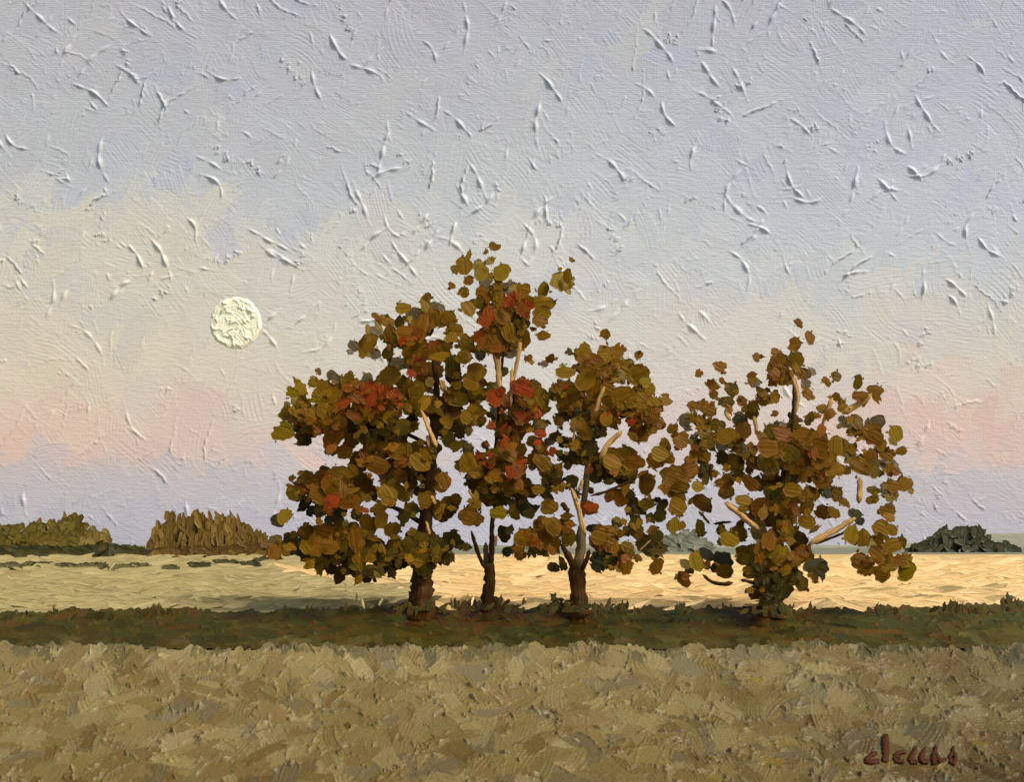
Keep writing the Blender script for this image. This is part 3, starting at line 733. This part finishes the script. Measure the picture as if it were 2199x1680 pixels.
DEPTH = {'f': (-1.0, -0.55), 'g': (0.4, 1.5), 'n': (0.5, 1.6), 'd': (-0.5, 1.1), 'e': (-0.7, 0.9), 'r': (-1.7, -0.9), 'q': (-1.5, -0.3), 'o': (-1.3, 0.8), 'b': (-1.3, 0.8), 'y': (-1.5, 0.2), 'z': (0.0, 1.3)}
def tree(label, base_x, base_y, D, leaves, limbs, seed):
    rng = np.random.default_rng(seed)
    D = 36.0 + (D - 36.3) * 0.35
    bx = at(base_x, base_y, D)
    root = empty('tree', (bx[0], D, float(ground_z(D))), label=label, category='tree', group='trees in a row on the grass band')
    first = True
    for (reg, c, w0, w1, off, *pp) in limbs:
        pts = []
        m = len(pp) // 2
        for i in range(m):
            x, y = regpt(reg, pp[2 * i], pp[2 * i + 1])
            w = w0 + (w1 - w0) * i / max(1, m - 1)
            d = D + off
            p = at(x, y, d)
            pts.append((*p, w * REG[reg][2] / 2 * d / (W0 * FOC)))
        if first: pts[0] = (*pts[0][:2], float(ground_z(D)) - 0.15, pts[0][3] * 1.2)
        tube('trunk' if first else 'branch', pts, BARK[c], root, rng)
        first = False
    loc0 = np.array(root.location)
    from mathutils import Matrix
    def put(px, py, rp, c, back=0.0, big=1.24):
        d = D + rng.uniform(*DEPTH[c]) + back
        s = d / (W0 * FOC)
        p = at(px, py, d)
        asp = rng.uniform(1.0, 1.6) if rp > 9 else rng.uniform(1.1, 1.8)
        hl = rp * big * math.sqrt(asp) * s; hw = rp * big / math.sqrt(asp) * s
        roll = math.radians(rng.choice([rng.normal(-25, 25), rng.normal(70, 30), rng.normal(160, 25)]))
        R, U, N = frame(roll, math.radians(rng.normal(7, 6)), math.radians(rng.normal(0, 8)))
        o = bpy.data.objects.new('leaf', LEAF_MESH[rng.integers(len(LEAF_MESH))])
        th = rng.uniform(0.75, 1.2) * max(rp, 10) * s
        M = Matrix(((R[0] * hl, U[0] * hw, N[0] * th, p[0] - loc0[0]), (R[1] * hl, U[1] * hw, N[1] * th, p[1] - loc0[1]), (R[2] * hl, U[2] * hw, N[2] * th, p[2] - loc0[2]), (0, 0, 0, 1)))
        o.parent = root
        o.matrix_local = M
        COL.objects.link(o)
        o.material_slots[0].link = 'OBJECT'; o.material_slots[0].material = LEAF_MAT[c]
        if c in LEAF_LABEL: o['label'] = LEAF_LABEL[c]
    items = []
    for reg, txt in leaves:
        k = REG[reg][2]
        for item in txt.split(';'):
            x, y, r, c = item.strip().split(',')
            items.append((*regpt(reg, float(x), float(y)), max(float(r) * k, 5.0), c))
    for px, py, rp, c in items:
        crowd = sum(1 for u in items if abs(u[0] - px) < 34 and abs(u[1] - py) < 34)
        put(px, py, rp, c, big=0.92 if crowd < 5 else 0.98)
    # the small stuff between the big dabs: broken dabs, ragged ends, bits of dry brush
    pl = Plates(6, 5, 40, seed=seed + 500, ragged=0.2, square=2.6, curve=0.12, taper=(0.4, 0.85))
    MIX = {'o': 'oooebz', 'b': 'bbbeoq', 'd': 'ddeo', 'e': 'eedo', 'g': 'ggz', 'f': 'ffd', 'r': 'qqrb', 'q': 'qbbr', 'y': 'yyoz', 'z': 'zzo', 'n': 'nnd'}
    def bit(px, py, rp, c, dz):
        d = D + dz; s = d / (W0 * FOC)
        L = rp * rng.uniform(1.3, 2.3); W = rp * rng.uniform(0.8, 1.7)
        R, U, N = frame(rng.uniform(0, 3.14), math.radians(rng.normal(7, 5)), math.radians(rng.normal(0, 8)))
        pl.add(at(px, py, d) - loc0, R, U, N, L * s, W * s, rng.uniform(0.5, 1.3) * s, pig(np.array(LEAF_COL[c], float) * (1 + rng.normal(0, .05))) * 0.85, 4.2 * s)
    for px, py, rp, c in items:
        crowd = sum(1 for u in items if abs(u[0] - px) < 34 and abs(u[1] - py) < 34)
        for k in range(9 if crowd >= 7 else (3 if crowd >= 4 else 1)):
            a_, f_ = rng.uniform(0, 6.28), rng.uniform(.5, 1.15)
            m = MIX[c]; c2 = m[rng.integers(len(m))]
            bit(px + rp * f_ * math.cos(a_), py + rp * f_ * math.sin(a_), rp * rng.uniform(.35, .9), c2, rng.uniform(*DEPTH[c2]) + (0.35 if rng.random() < .6 else -0.3))
        for k in range(2):      # ragged end of the stroke
            a_ = rng.uniform(0, 6.28)
            bit(px + rp * 1.0 * math.cos(a_), py + rp * 1.0 * math.sin(a_), rp * rng.uniform(.12, .28), c, rng.uniform(*DEPTH[c]))
    pl.build('leaf_bits', M_LEAFBITS, root, kind='stuff')
    return root

T1 = [(1, '1065,840,42,b;1335,765,76,o;1570,655,50,b;1560,735,75,y;1690,760,60,g;1175,890,78,o;1060,1000,72,g;985,1110,108,o;850,1135,62,g;1050,1205,70,g;1185,1200,66,e;1210,1010,82,b;1220,1085,72,b;1440,850,88,g;1300,900,62,d;1500,960,130,b;1380,1030,110,b;1330,1085,42,r;1450,1170,135,o;1480,1010,58,q;1600,960,66,d;1780,860,85,o;1840,970,82,o;1810,1050,66,o;1640,860,84,o;1620,1130,48,q;1700,1150,105,e;1480,1260,50,r;1590,1210,90,b;1960,1120,96,o;2080,1200,60,g;1290,1310,76,g;1400,1290,62,o;1420,1400,46,r;1200,1430,108,o;1500,1330,90,b;1620,1370,108,o;1820,1340,105,d;1830,1460,90,d;1930,1240,84,o;2050,1390,108,o;2000,1500,82,o;985,1470,72,g;510,1385,34,b;640,1425,56,g;450,1500,48,y;320,1560,84,y;250,1600,58,y;790,1460,70,y;700,1560,96,o;560,1550,80,o;870,1570,90,b;960,1560,58,r;1060,1540,60,r;1150,1580,70,r;1260,1600,56,r;1350,1560,100,o;1470,1560,96,o;1550,1480,90,o;1870,1590,88,d;1960,1600,80,e;2080,1600,72,o'),
      (2, '330,60,68,o;500,40,62,y;650,30,88,o;1000,30,110,r;900,40,78,r;1080,90,58,r;1290,30,48,r;750,110,58,r;770,170,52,q;850,220,62,q;1290,160,46,q;210,205,88,y;320,170,88,o;420,220,88,o;480,200,36,d;540,150,26,d;600,200,105,o;700,220,105,b;950,160,130,b;1080,190,115,b;1200,120,105,o;1330,90,60,d;1450,60,96,o;1600,110,100,o;1750,130,105,b;1880,60,92,e;150,395,104,y;205,345,72,y;380,260,105,b;500,290,80,b;450,340,75,b;320,350,66,d;360,420,80,d;370,470,64,d;560,330,72,e;640,310,90,b;650,440,105,b;700,360,100,o;820,330,105,e;900,300,105,d;1050,330,115,d;1180,320,98,d;1300,330,105,e;1400,290,80,d;960,440,80,e;1100,460,105,d;1240,460,80,d;1330,400,66,d;1440,180,70,d;1700,260,105,d;1840,300,105,d;1760,170,88,b;1960,240,80,o;2050,180,88,o;2090,280,50,o;1720,400,56,d;1780,450,78,d;1860,520,68,e;1970,550,60,g;1650,530,68,d;830,470,80,o;760,580,80,b;640,560,66,z;900,640,88,o;905,685,68,d;1000,600,112,b;1150,560,105,b;1300,560,105,o;1440,560,96,o;1560,600,88,o;1400,625,42,d;1220,570,42,d;1080,700,115,b;1230,720,115,b;1380,700,105,b;1500,680,100,o;1600,690,70,d;1150,790,82,e;1290,800,90,b;1390,840,80,e;1490,800,70,d;1600,790,82,d;1580,890,70,d;1740,860,80,b;1700,930,60,b;240,840,34,b;210,905,24,b;390,830,76,o;460,870,88,b;570,760,60,e;540,840,98,b;720,790,100,o;840,760,70,o;680,920,58,d;620,920,90,b;760,930,105,b;930,900,122,o;1000,960,88,b;250,985,72,y;290,1010,56,d;370,1090,66,d;430,950,105,b;520,1000,105,b;530,1140,72,d;470,1150,60,n;650,1060,70,r;610,1140,48,r;720,1150,72,d;880,1190,60,d;960,1150,36,r;800,1050,112,b;1050,1010,48,d;1110,1120,72,o;1220,1095,42,d;172,1210,82,y;110,1250,78,g;380,1300,32,d;650,1260,88,g;1180,1000,105,o;1320,980,90,o;1480,960,60,e;1420,1130,72,e;1560,1040,88,o;1650,1130,98,o;1760,1090,80,o;1830,1130,60,d;1860,1040,60,o;1700,1200,82,e;1350,1230,62,d;2000,1220,104,b;2060,1250,58,d;830,1330,76,o;720,1330,88,o;560,1370,105,b;380,1390,98,b;220,1420,60,d;990,1290,98,o;1000,1390,56,e;1120,1240,82,o;1230,1340,86,o;1240,1480,60,b;80,1440,46,z;350,1530,92,d;480,1500,98,b;600,1500,98,b;590,1500,58,d;180,1530,68,o;80,1560,86,b;750,1470,105,b;880,1440,105,b;980,1470,90,b;860,1570,90,d;740,1590,62,d;1080,1560,105,d;950,1560,80,o;1150,1590,105,d;1300,1540,98,e;1400,1500,105,e;1500,1460,105,e;1560,1560,98,d;1600,1430,80,o;1650,1500,70,e;1790,1440,88,d;1880,1480,60,d;1960,1510,42,d;560,1590,88,e;400,1610,70,d'),
      (7, '270,160,42,d;330,180,38,d;380,220,42,e;430,180,46,d;480,200,46,d;520,230,38,d;560,200,46,d;610,180,42,d;660,160,46,d;720,140,42,d;600,120,52,d;500,120,52,e;400,110,52,e;700,90,46,d;820,180,46,d;850,150,38,d;800,120,52,e;870,110,46,e;930,130,34,d;945,150,20,d;900,60,52,d;1040,70,24,d')]
T1L = [(0, 'k', 52, 40, 0, 908, 1312, 906, 1270, 905, 1225, 912, 1180), (0, 'k', 40, 26, .1, 912, 1185, 914, 1130, 918, 1070, 924, 1010, 930, 960), (0, 'k', 26, 12, .2, 930, 965, 934, 900, 938, 830, 928, 760),
       (0, 't', 8, 14, -1.2, 904, 880, 912, 900, 922, 925, 932, 945, 938, 962), (0, 't', 10, 9, -1.15, 917, 935, 919, 950, 922, 962), (0, 't', 9, 8, -1.2, 926, 1065, 931, 1076, 935, 1084), (0, 't', 8, 9, -1.2, 915, 1120, 919, 1134, 923, 1150), (0, 't', 14, 16, -.4, 948, 816, 951, 830, 953, 842),
       (0, 'k', 14, 8, 0.3, 915, 1130, 870, 1100, 820, 1080, 770, 1060), (0, 'k', 12, 6, 0.3, 930, 960, 870, 930, 800, 905)]
T2 = [(3, '505,140,44,b;440,190,26,b;250,310,84,o;170,340,44,o;475,270,40,z;400,370,80,y;580,365,84,y;145,480,34,b;250,540,54,o;290,440,46,b;440,440,68,g;430,560,86,b;540,510,62,o;540,610,52,o;650,500,60,g;770,520,70,o;560,620,46,d;290,680,76,o;650,620,58,r;400,640,60,e;780,620,70,b;770,680,68,q;940,640,92,o;930,720,84,o;1090,440,105,y;1150,400,60,o;1150,470,50,o;940,520,66,y;1190,260,26,b;460,730,58,r;400,720,32,d;430,790,58,r;400,930,72,r;540,700,60,b;580,750,80,b;680,730,70,d;720,800,88,e;690,800,60,d;780,800,52,e;910,790,66,b;850,860,24,b;940,920,60,b;480,850,70,b;560,870,104,o;640,880,80,o;520,960,105,b;620,980,88,e;750,950,92,o;440,1010,78,b;390,1085,56,g;630,1065,64,g;600,1230,46,g;810,1115,40,b;1000,1120,46,b;950,1165,38,g;510,1365,60,z;520,1450,70,r;600,1480,60,q;720,1360,62,r;780,1390,70,r;740,1450,78,q;340,1440,80,o;420,1430,60,n;870,1360,60,e;900,1440,96,o;900,1500,78,o;890,1590,50,r;800,1560,56,n'),
      (4, '30,30,70,d;60,130,70,b;210,40,70,o;250,170,76,o;180,220,70,e;290,260,52,o;170,340,58,z;170,510,56,g;430,50,74,r;490,170,24,r;440,180,70,n;650,60,80,q;800,60,98,o;810,190,52,r;600,170,70,o;650,220,90,b;390,300,40,r;450,250,60,e;530,310,66,q;640,270,88,q;830,300,80,z;840,370,54,r;680,330,62,o;600,380,70,b;500,400,62,o;510,465,50,r;345,470,24,r;600,460,50,n;800,460,76,o;840,520,62,q;540,540,98,b;640,530,80,b;440,560,70,o;275,610,60,r;380,570,28,r;360,650,46,r;180,640,98,o;230,710,88,o;360,710,80,b;470,640,80,b;600,690,105,q;560,730,56,r;670,700,60,b;630,780,80,b;790,610,60,e;770,640,54,d;860,640,88,o;250,830,98,e;360,850,90,o;470,830,80,e;560,870,70,o;650,850,50,q;640,940,60,e;580,1020,46,d;290,940,80,b;380,970,80,e;250,1030,60,o;500,960,60,d;740,900,80,o;820,890,60,o;180,1140,100,b;455,1105,74,y;690,1050,95,n;600,1110,60,o;740,1110,60,z;505,1300,76,d;530,1465,52,n;420,760,80,b;330,480,40,n')]
T2L = [(0, 'k', 30, 22, 0, 1046, 1312, 1048, 1280, 1052, 1240, 1050, 1210), (0, 'k', 12, 9, -.1, 1046, 1225, 1032, 1205, 1024, 1180, 1016, 1155, 1012, 1140), (0, 'k', 16, 12, 0, 1054, 1220, 1057, 1180, 1056, 1140, 1060, 1090), (0, 'g', 20, 10, .15, 1046, 1225, 1044, 1195, 1043, 1165),
       (0, 'k', 12, 9, .2, 1060, 1090, 1062, 1000, 1068, 920, 1075, 850), (0, 't', 20, 12, -.9, 1060, 730, 1066, 765, 1070, 800, 1072, 830, 1076, 856), (0, 't', 14, 7, -.9, 1118, 728, 1112, 770, 1106, 800, 1100, 826), (0, 't', 11, 8, -1.0, 1100, 790, 1098, 830, 1096, 876), (0, 't', 8, 5, -.9, 1006, 1052, 1011, 1062, 1016, 1070), (0, 't', 7, 5, -.2, 1066, 1150, 1064, 1175), (0, 'k', 9, 6, .3, 1072, 850, 1080, 760, 1088, 690)]
T3 = [(3, '1480,905,50,b;1170,1060,34,d;1770,1085,44,b;1285,1040,64,o;1290,1110,76,o;1330,1170,52,b;1500,1070,84,o;1460,1100,50,y;1590,1060,58,o;1625,1040,36,o;1130,1240,76,o;1290,1210,70,b;1400,1200,80,b;1510,1200,80,b;1600,1260,68,z;1310,1300,98,o;1450,1310,70,e;1530,1290,60,o;1660,1190,70,o;1780,1250,92,o;1760,1300,88,o;1830,1320,58,y;1130,1370,80,b;1170,1440,88,o;1040,1420,60,e;1130,1360,26,r;1250,1430,60,d;1380,1380,90,b;1500,1380,60,b;1620,1430,88,o;1560,1480,98,o;1730,1470,88,o;1870,1400,58,o;1200,1550,86,g;1150,1540,52,b;1330,1510,80,b;1290,1610,42,d;2000,1490,60,o;1560,1580,58,q;1660,1580,50,d;1650,1560,60,b;1800,1580,88,b;1890,1580,88,b'),
      (4, '1010,260,60,b;1040,210,52,d;1260,190,46,d;1230,330,98,o;1280,400,70,d;1180,310,60,o;1370,220,70,o;1450,240,70,o;1400,340,60,d;1500,230,70,b;1630,180,46,d;1740,200,80,b;1850,200,88,b;1900,270,88,b;1860,310,60,o;1680,270,40,r;1760,370,96,b;1680,390,40,o;970,410,60,d;930,450,46,g;1060,450,50,d;950,540,42,r;1250,500,98,d;1180,540,80,d;1300,560,80,e;1040,590,46,d;1130,610,70,e;1210,620,60,d;2050,340,50,o;1980,470,56,o;2130,450,74,b;1940,560,88,o;1900,620,88,b;2010,600,60,z;1620,620,130,o;1500,640,90,o;1700,640,90,b;1420,600,50,d;1380,640,80,e;1290,710,40,q;1350,760,80,d;1470,760,80,d;1600,770,95,d;1680,730,70,d;1520,700,80,e;970,720,80,e;940,780,70,d;1000,850,60,o;900,880,52,d;900,950,60,d;1130,800,60,d;1130,850,50,d;1170,930,40,d;920,1050,86,o;1820,840,98,b;2060,750,105,b;2080,870,105,b;2190,730,42,y;1590,960,98,b;1650,930,60,d;1300,900,36,b;1280,1060,86,q;1310,1050,60,r;1690,1020,80,d;1690,1080,60,d;1820,1020,66,y;1960,1040,60,d;1940,1130,66,d;2100,1040,84,o;2075,1215,62,y;1850,1150,46,z;1715,1190,70,y;1640,1270,50,d;1730,1300,60,e;870,1230,88,o;960,1230,88,b;1050,1230,88,b;1080,1260,48,q;690,1340,98,o;790,1370,48,r;850,1320,98,b;760,1310,60,b;650,1450,60,b;660,1500,56,b;780,1440,60,e;870,1440,60,e;970,1390,70,o;1100,1330,80,e;1380,1330,80,b;1500,1310,76,b;1480,1400,80,b;1420,1420,80,e;1340,1390,50,b;1600,1470,70,b;1640,1420,60,o;1840,1420,105,d;1900,1320,80,d;1800,1400,80,d;1550,1200,62,z;1310,1250,50,n;1630,1600,76,b;1740,1520,36,b;1910,1600,76,b;1450,1500,86,n;1380,1550,80,n;1500,1560,70,d;960,1610,58,d;1050,1590,50,d')]
T3L = [(0, 'k', 36, 34, 0, 1243, 1318, 1243, 1280, 1240, 1245, 1238, 1220), (0, 'k', 20, 12, -.15, 1238, 1228, 1226, 1205, 1216, 1185, 1204, 1168), (0, 'g', 30, 22, -.05, 1242, 1225, 1246, 1190, 1250, 1150, 1250, 1120), (0, 'k', 14, 10, -.12, 1250, 1225, 1260, 1205, 1266, 1180),
       (0, 't', 14, 14, -1.3, 1256, 1150, 1250, 1125, 1242, 1090, 1232, 1060, 1226, 1048), (0, 't', 11, 8, -1.2, 1244, 1055, 1248, 1042, 1252, 1030), (0, 'g', 18, 14, .1, 1250, 1120, 1256, 1060, 1262, 1000, 1272, 960), (0, 'k', 8, 8, -1.0, 1268, 1066, 1300, 1058, 1330, 1045, 1352, 1035, 1372, 1018), (0, 'k', 15, 12, -.7, 1206, 1080, 1214, 1092, 1222, 1100),
       (0, 't', 15, 14, -1.3, 1288, 986, 1300, 962, 1316, 944, 1336, 926), (0, 't', 11, 10, -1.3, 1278, 890, 1284, 866, 1292, 842, 1298, 830), (0, 't', 7, 6, -.9, 1230, 952, 1232, 940, 1234, 928), (0, 'g', 12, 8, .3, 1270, 965, 1285, 900, 1290, 820, 1290, 760), (0, 't', 5, 4, -1.0, 1372, 1185, 1385, 1172, 1398, 1160)]
T4 = [(5, '1110,170,42,b;1205,290,54,b;1080,350,64,b;750,460,42,b;440,540,58,b;258,600,40,b;915,420,50,b;960,480,56,b;910,490,46,b;1090,490,76,e;960,560,70,b;910,590,50,b;990,620,60,b;900,670,46,b;1000,650,50,b;1150,600,66,g;1140,605,50,b;1180,690,46,g;710,620,46,b;730,670,60,g;715,660,40,b;370,700,56,b;455,665,26,b;395,780,36,b;540,735,66,e;800,760,46,o;820,830,52,o;910,800,56,o;1345,665,44,o;1430,625,52,e;1615,675,56,e;1630,790,64,b;1760,745,66,b;1190,775,62,o;1430,800,44,o;220,875,52,b;340,910,72,b;295,860,42,z;500,845,66,e;630,840,46,b;720,880,52,o;710,930,66,o;910,940,32,b;1310,895,44,o;1490,895,52,o;1380,940,48,b;1210,970,52,e;1260,960,32,b;140,1000,60,g;200,980,42,o;270,1000,46,o;340,1020,46,o;420,1045,60,e;35,1070,46,o;310,1080,52,o;320,1130,60,z;640,1080,84,b;610,1000,60,g;880,1090,72,e;970,1060,60,g;1070,1010,60,e;1060,1040,52,d;1510,1020,52,g;1600,1010,74,e;1610,1090,58,o;1770,1030,84,g;1750,1110,80,b;1760,1140,84,b;1940,1110,76,y;1810,1210,52,o;1570,1240,52,o;1985,1260,46,o;110,1160,76,b;220,1180,56,g;500,1130,80,o;450,1200,70,g;330,1200,60,e;600,1230,70,g;560,1180,70,o;270,1290,88,b;460,1310,58,d;690,1270,80,o;550,1360,98,e;850,1230,98,b;930,1200,90,b;1060,1140,105,b;1020,1270,105,e;1150,1270,105,b;1200,1160,90,b;1310,1180,90,b;1280,1240,90,b;1430,1220,88,o;1480,1210,60,o;850,1370,105,e;950,1350,98,d;1080,1360,105,d;1200,1370,98,b;1320,1330,98,b;1420,1420,80,o;1180,1440,90,b;760,1360,90,b;1050,1440,90,d;10,1330,52,b;190,1420,80,b;310,1400,52,g;1640,1390,98,b;1720,1320,80,b;1850,1290,60,b;1880,1390,84,g;1890,1420,50,b;1760,1440,56,e;1550,1300,50,z'),
      (6, '60,290,105,o;90,350,70,b;190,180,66,b;250,320,56,y;310,200,60,g;500,280,80,o;490,370,72,b;600,220,56,e;400,215,32,o;700,290,80,b;780,310,70,e;880,290,90,o;1000,280,60,e;640,440,70,o;690,480,60,o;800,500,98,b;880,380,80,d;960,400,70,e;1060,350,80,o;1080,430,60,b;1020,500,80,b;1180,490,76,o;1040,580,70,b;1200,370,68,o;1310,270,76,b;1380,200,66,b;1440,370,52,o;1360,380,50,n;1490,450,44,o;1740,350,52,e;1740,430,50,o;1860,340,60,g;1920,320,66,b;2020,300,70,o;1900,400,58,z;80,490,84,o;290,460,88,b;50,650,62,y;270,670,60,e;880,600,90,o;980,620,80,b;1180,620,80,o;1320,540,76,b;1410,540,58,o;770,710,86,d;950,720,80,b;1100,790,105,d;1000,680,90,e;1590,560,66,n;1840,530,52,b;1890,500,46,b;1880,580,52,o;1810,680,88,o;1900,690,60,o;1560,730,82,y;1660,760,80,o;1740,800,58,z;520,770,82,y;600,720,80,o;450,690,50,d;1910,820,80,o;1790,900,88,b;1650,960,98,b;1870,970,98,o;1690,1030,60,b;1810,1060,80,b;2030,1040,90,y;1970,950,60,b;240,960,82,y;330,900,70,n;330,990,42,b;150,980,56,z;130,1110,68,b;470,960,98,n;480,1040,80,o;660,940,82,y;650,880,80,o;800,860,80,b;920,880,70,y;900,960,70,b;1010,950,80,b;1140,900,80,b;1150,870,60,b;780,980,80,d;880,1050,80,d;960,1020,80,e;1060,1070,80,e;700,1050,70,e;1260,1000,92,n;1310,1010,50,d;1240,1080,40,o;1130,1140,76,e;740,1220,66,b;850,1130,98,d;960,1130,90,d;860,1200,84,f;930,1210,66,f;870,1270,76,f;830,1310,50,f;910,1320,56,f;800,1160,60,f;880,1130,80,f;860,780,80,b;700,600,50,d')]
T4L = [(0, 'o', 54, 46, 0, 1660, 1314, 1658, 1280, 1660, 1250, 1664, 1215), (0, 'o', 40, 20, .1, 1664, 1220, 1672, 1150, 1680, 1080, 1690, 1000, 1700, 930), (0, 't', 16, 15, -.8, 1556, 1080, 1580, 1098, 1604, 1118, 1632, 1140), (0, 'k', 6, 6, -.42, 1560, 1078, 1585, 1094, 1612, 1110, 1632, 1128),
       (0, 't', 18, 15, -.8, 1736, 1172, 1766, 1154, 1796, 1138, 1838, 1112), (0, 'k', 7, 6, -.5, 1752, 1170, 1785, 1156, 1812, 1146, 1842, 1122), (0, 'k', 11, 8, -1.0, 1630, 1254, 1610, 1250, 1590, 1246), (0, 'k', 12, 7, -1.0, 1574, 1252, 1546, 1256, 1524, 1250, 1508, 1234), (0, 'o', 20, 10, .1, 1672, 1185, 1650, 1160, 1630, 1138),
       (0, 't', 17, 10, -.8, 1698, 800, 1710, 828, 1714, 858, 1706, 894), (0, 't', 15, 6, -.9, 1788, 854, 1778, 878, 1770, 902, 1760, 928), (0, 't', 14, 18, -.7, 1872, 846, 1850, 864, 1832, 876, 1808, 888), (0, 't', 16, 14, -.7, 1846, 1026, 1846, 1052, 1844, 1082), (0, 't', 13, 10, -.3, 1556, 882, 1562, 892, 1568, 904), (0, 't', 12, 8, -.3, 1618, 894, 1624, 915, 1624, 935), (0, 'k', 9, 8, -1.0, 1526, 996, 1525, 1015, 1528, 1034), (0, 'k', 8, 6, -.6, 1500, 1098, 1512, 1112, 1524, 1126), (0, 'k', 8, 6, -.6, 1532, 1126, 1556, 1122, 1572, 1122), (0, 'o', 12, 6, .2, 1700, 930, 1706, 860, 1704, 800, 1698, 740)]
tree('broadest olive and brown tree on the left with a crown hanging lowest', 908, 1312, 36.2, T1, T1L, 101)
tree('tallest slender tree with red patches and a forked trunk, second from left', 1047, 1312, 36.9, T2, T2L, 102)
tree('third tree from left with a dark twisted trunk and one red clump above it', 1243, 1318, 35.6, T3, T3L, 103)
tree('sparse airy tree on the right with bare tan branches showing', 1660, 1314, 36.4, T4, T4L, 104)

# ------------------------------------------------------------------ brown lettering in the grass
SIG_D = 10.55
def build_signature():
    rng = np.random.default_rng(91)
    D = SIG_D; s = D / (W0 * FOC)
    ox, oy, k = 1748.6, 1507.4, .20484
    root = empty('signature', at(ox + 1000 * k, oy + 690 * k, D), label='dark red brown brush lettering on the meadow at lower right', category='lettering')
    letters = [[(44, 655, 565, 600, 580, 548, 625, 530, 640), (46, 530, 640, 580, 660, 680, 650)], [(74, 742, 372, 742, 440, 748, 520, 748, 590, 735, 660)], [(34, 955, 552, 905, 555, 850, 572), (30, 850, 575, 835, 600, 900, 604), (36, 825, 610, 850, 650, 940, 655)],
               [(30, 1058, 500, 1040, 550), (52, 1040, 545, 1015, 600, 1002, 655), (42, 1000, 655, 1040, 655, 1080, 658)], [(30, 1155, 510, 1140, 560), (54, 1140, 555, 1120, 600, 1125, 655), (40, 1125, 650, 1160, 655, 1192, 650)],
               [(34, 1270, 492, 1262, 560), (62, 1260, 550, 1254, 610, 1252, 680), (46, 1270, 590, 1310, 640, 1345, 680)], [(34, 1450, 500, 1450, 560), (36, 1445, 555, 1415, 610, 1430, 670), (40, 1460, 560, 1482, 620, 1448, 690)]]
    for strokes in letters:
        Vs, Qs, Ss = [], [], []
        n0 = 0
        for (w, *pp) in strokes:
            P = np.array(pp, float).reshape(-1, 2)
            t = np.concatenate([[0], np.cumsum(np.linalg.norm(np.diff(P, axis=0), axis=1))])
            m = 14; tt = np.linspace(0, t[-1], m)
            C = np.stack([np.interp(tt, t, P[:, i]) for i in (0, 1)], 1)
            C[1:-1] = (C[:-2] + 2 * C[1:-1] + C[2:]) / 4
            T = np.gradient(C, axis=0); T /= np.linalg.norm(T, axis=1)[:, None]
            Nn = np.stack([-T[:, 1], T[:, 0]], 1)
            cross = np.array([-1, -.5, 0, .5, 1])
            wv = w / 2 * (1 + rng.normal(0, .09, (m, 1)) * np.abs(cross)[None]) * np.array([.8] + [1.0] * (m - 2) + [.75])[:, None]
            pts = C[:, None] + Nn[:, None] * (cross[None, :, None] * wv[..., None])
            hgt = (0.012 * (1 - cross ** 2)[None] + 0.006 + rng.normal(0, .0018, (m, 5)))
            kx = (ox + pts[..., 0] * k - CX) / (W0 * FOC); kz = (oy + pts[..., 1] * k - HOR) / (W0 * FOC)
            g = BANK_Z1 / (BANK_D1 - BANK_D0)
            dd = (EYE + g * BANK_D0) / (g + kz)
            X = kx * dd; Zf = EYE - kz * dd; gn = math.hypot(1, g); ny_, nz_ = -g / gn, 1 / gn
            off = hgt * 0.5 + 0.022
            F = np.stack([X, dd + ny_ * off, Zf + nz_ * off], -1); B = np.stack([X, dd - ny_ * .02, Zf - nz_ * .02], -1)
            idx = np.arange(m * 5).reshape(m, 5)
            q = np.stack([idx[:-1, :-1], idx[1:, :-1], idx[1:, 1:], idx[:-1, 1:]], -1).reshape(-1, 4)
            per = np.concatenate([idx[:-1, 0], idx[-1, :-1], idx[:0:-1, -1], idx[0, :0:-1]])
            sq = np.stack([per, per + m * 5, np.roll(per, -1) + m * 5, np.roll(per, -1)], -1)
            Qs += [q + n0, q[:, ::-1] + m * 5 + n0, sq + n0]
            Vs += [F.reshape(-1, 3), B.reshape(-1, 3)]
            st = np.stack([np.repeat(tt[:, None] * .02, 5, 1), np.repeat(cross[None] * w / 26, m, 0), np.full((m, 5), rng.uniform(0, 99))], -1).reshape(-1, 3)
            Ss += [st, st]
            n0 += m * 10
        V = np.concatenate(Vs) - np.array(root.location)
        me = make_mesh('letter', V, Qs, True, {'st': ('FLOAT_VECTOR', np.concatenate(Ss))})
        link('letter', me, M_SIGN, root)
build_signature()
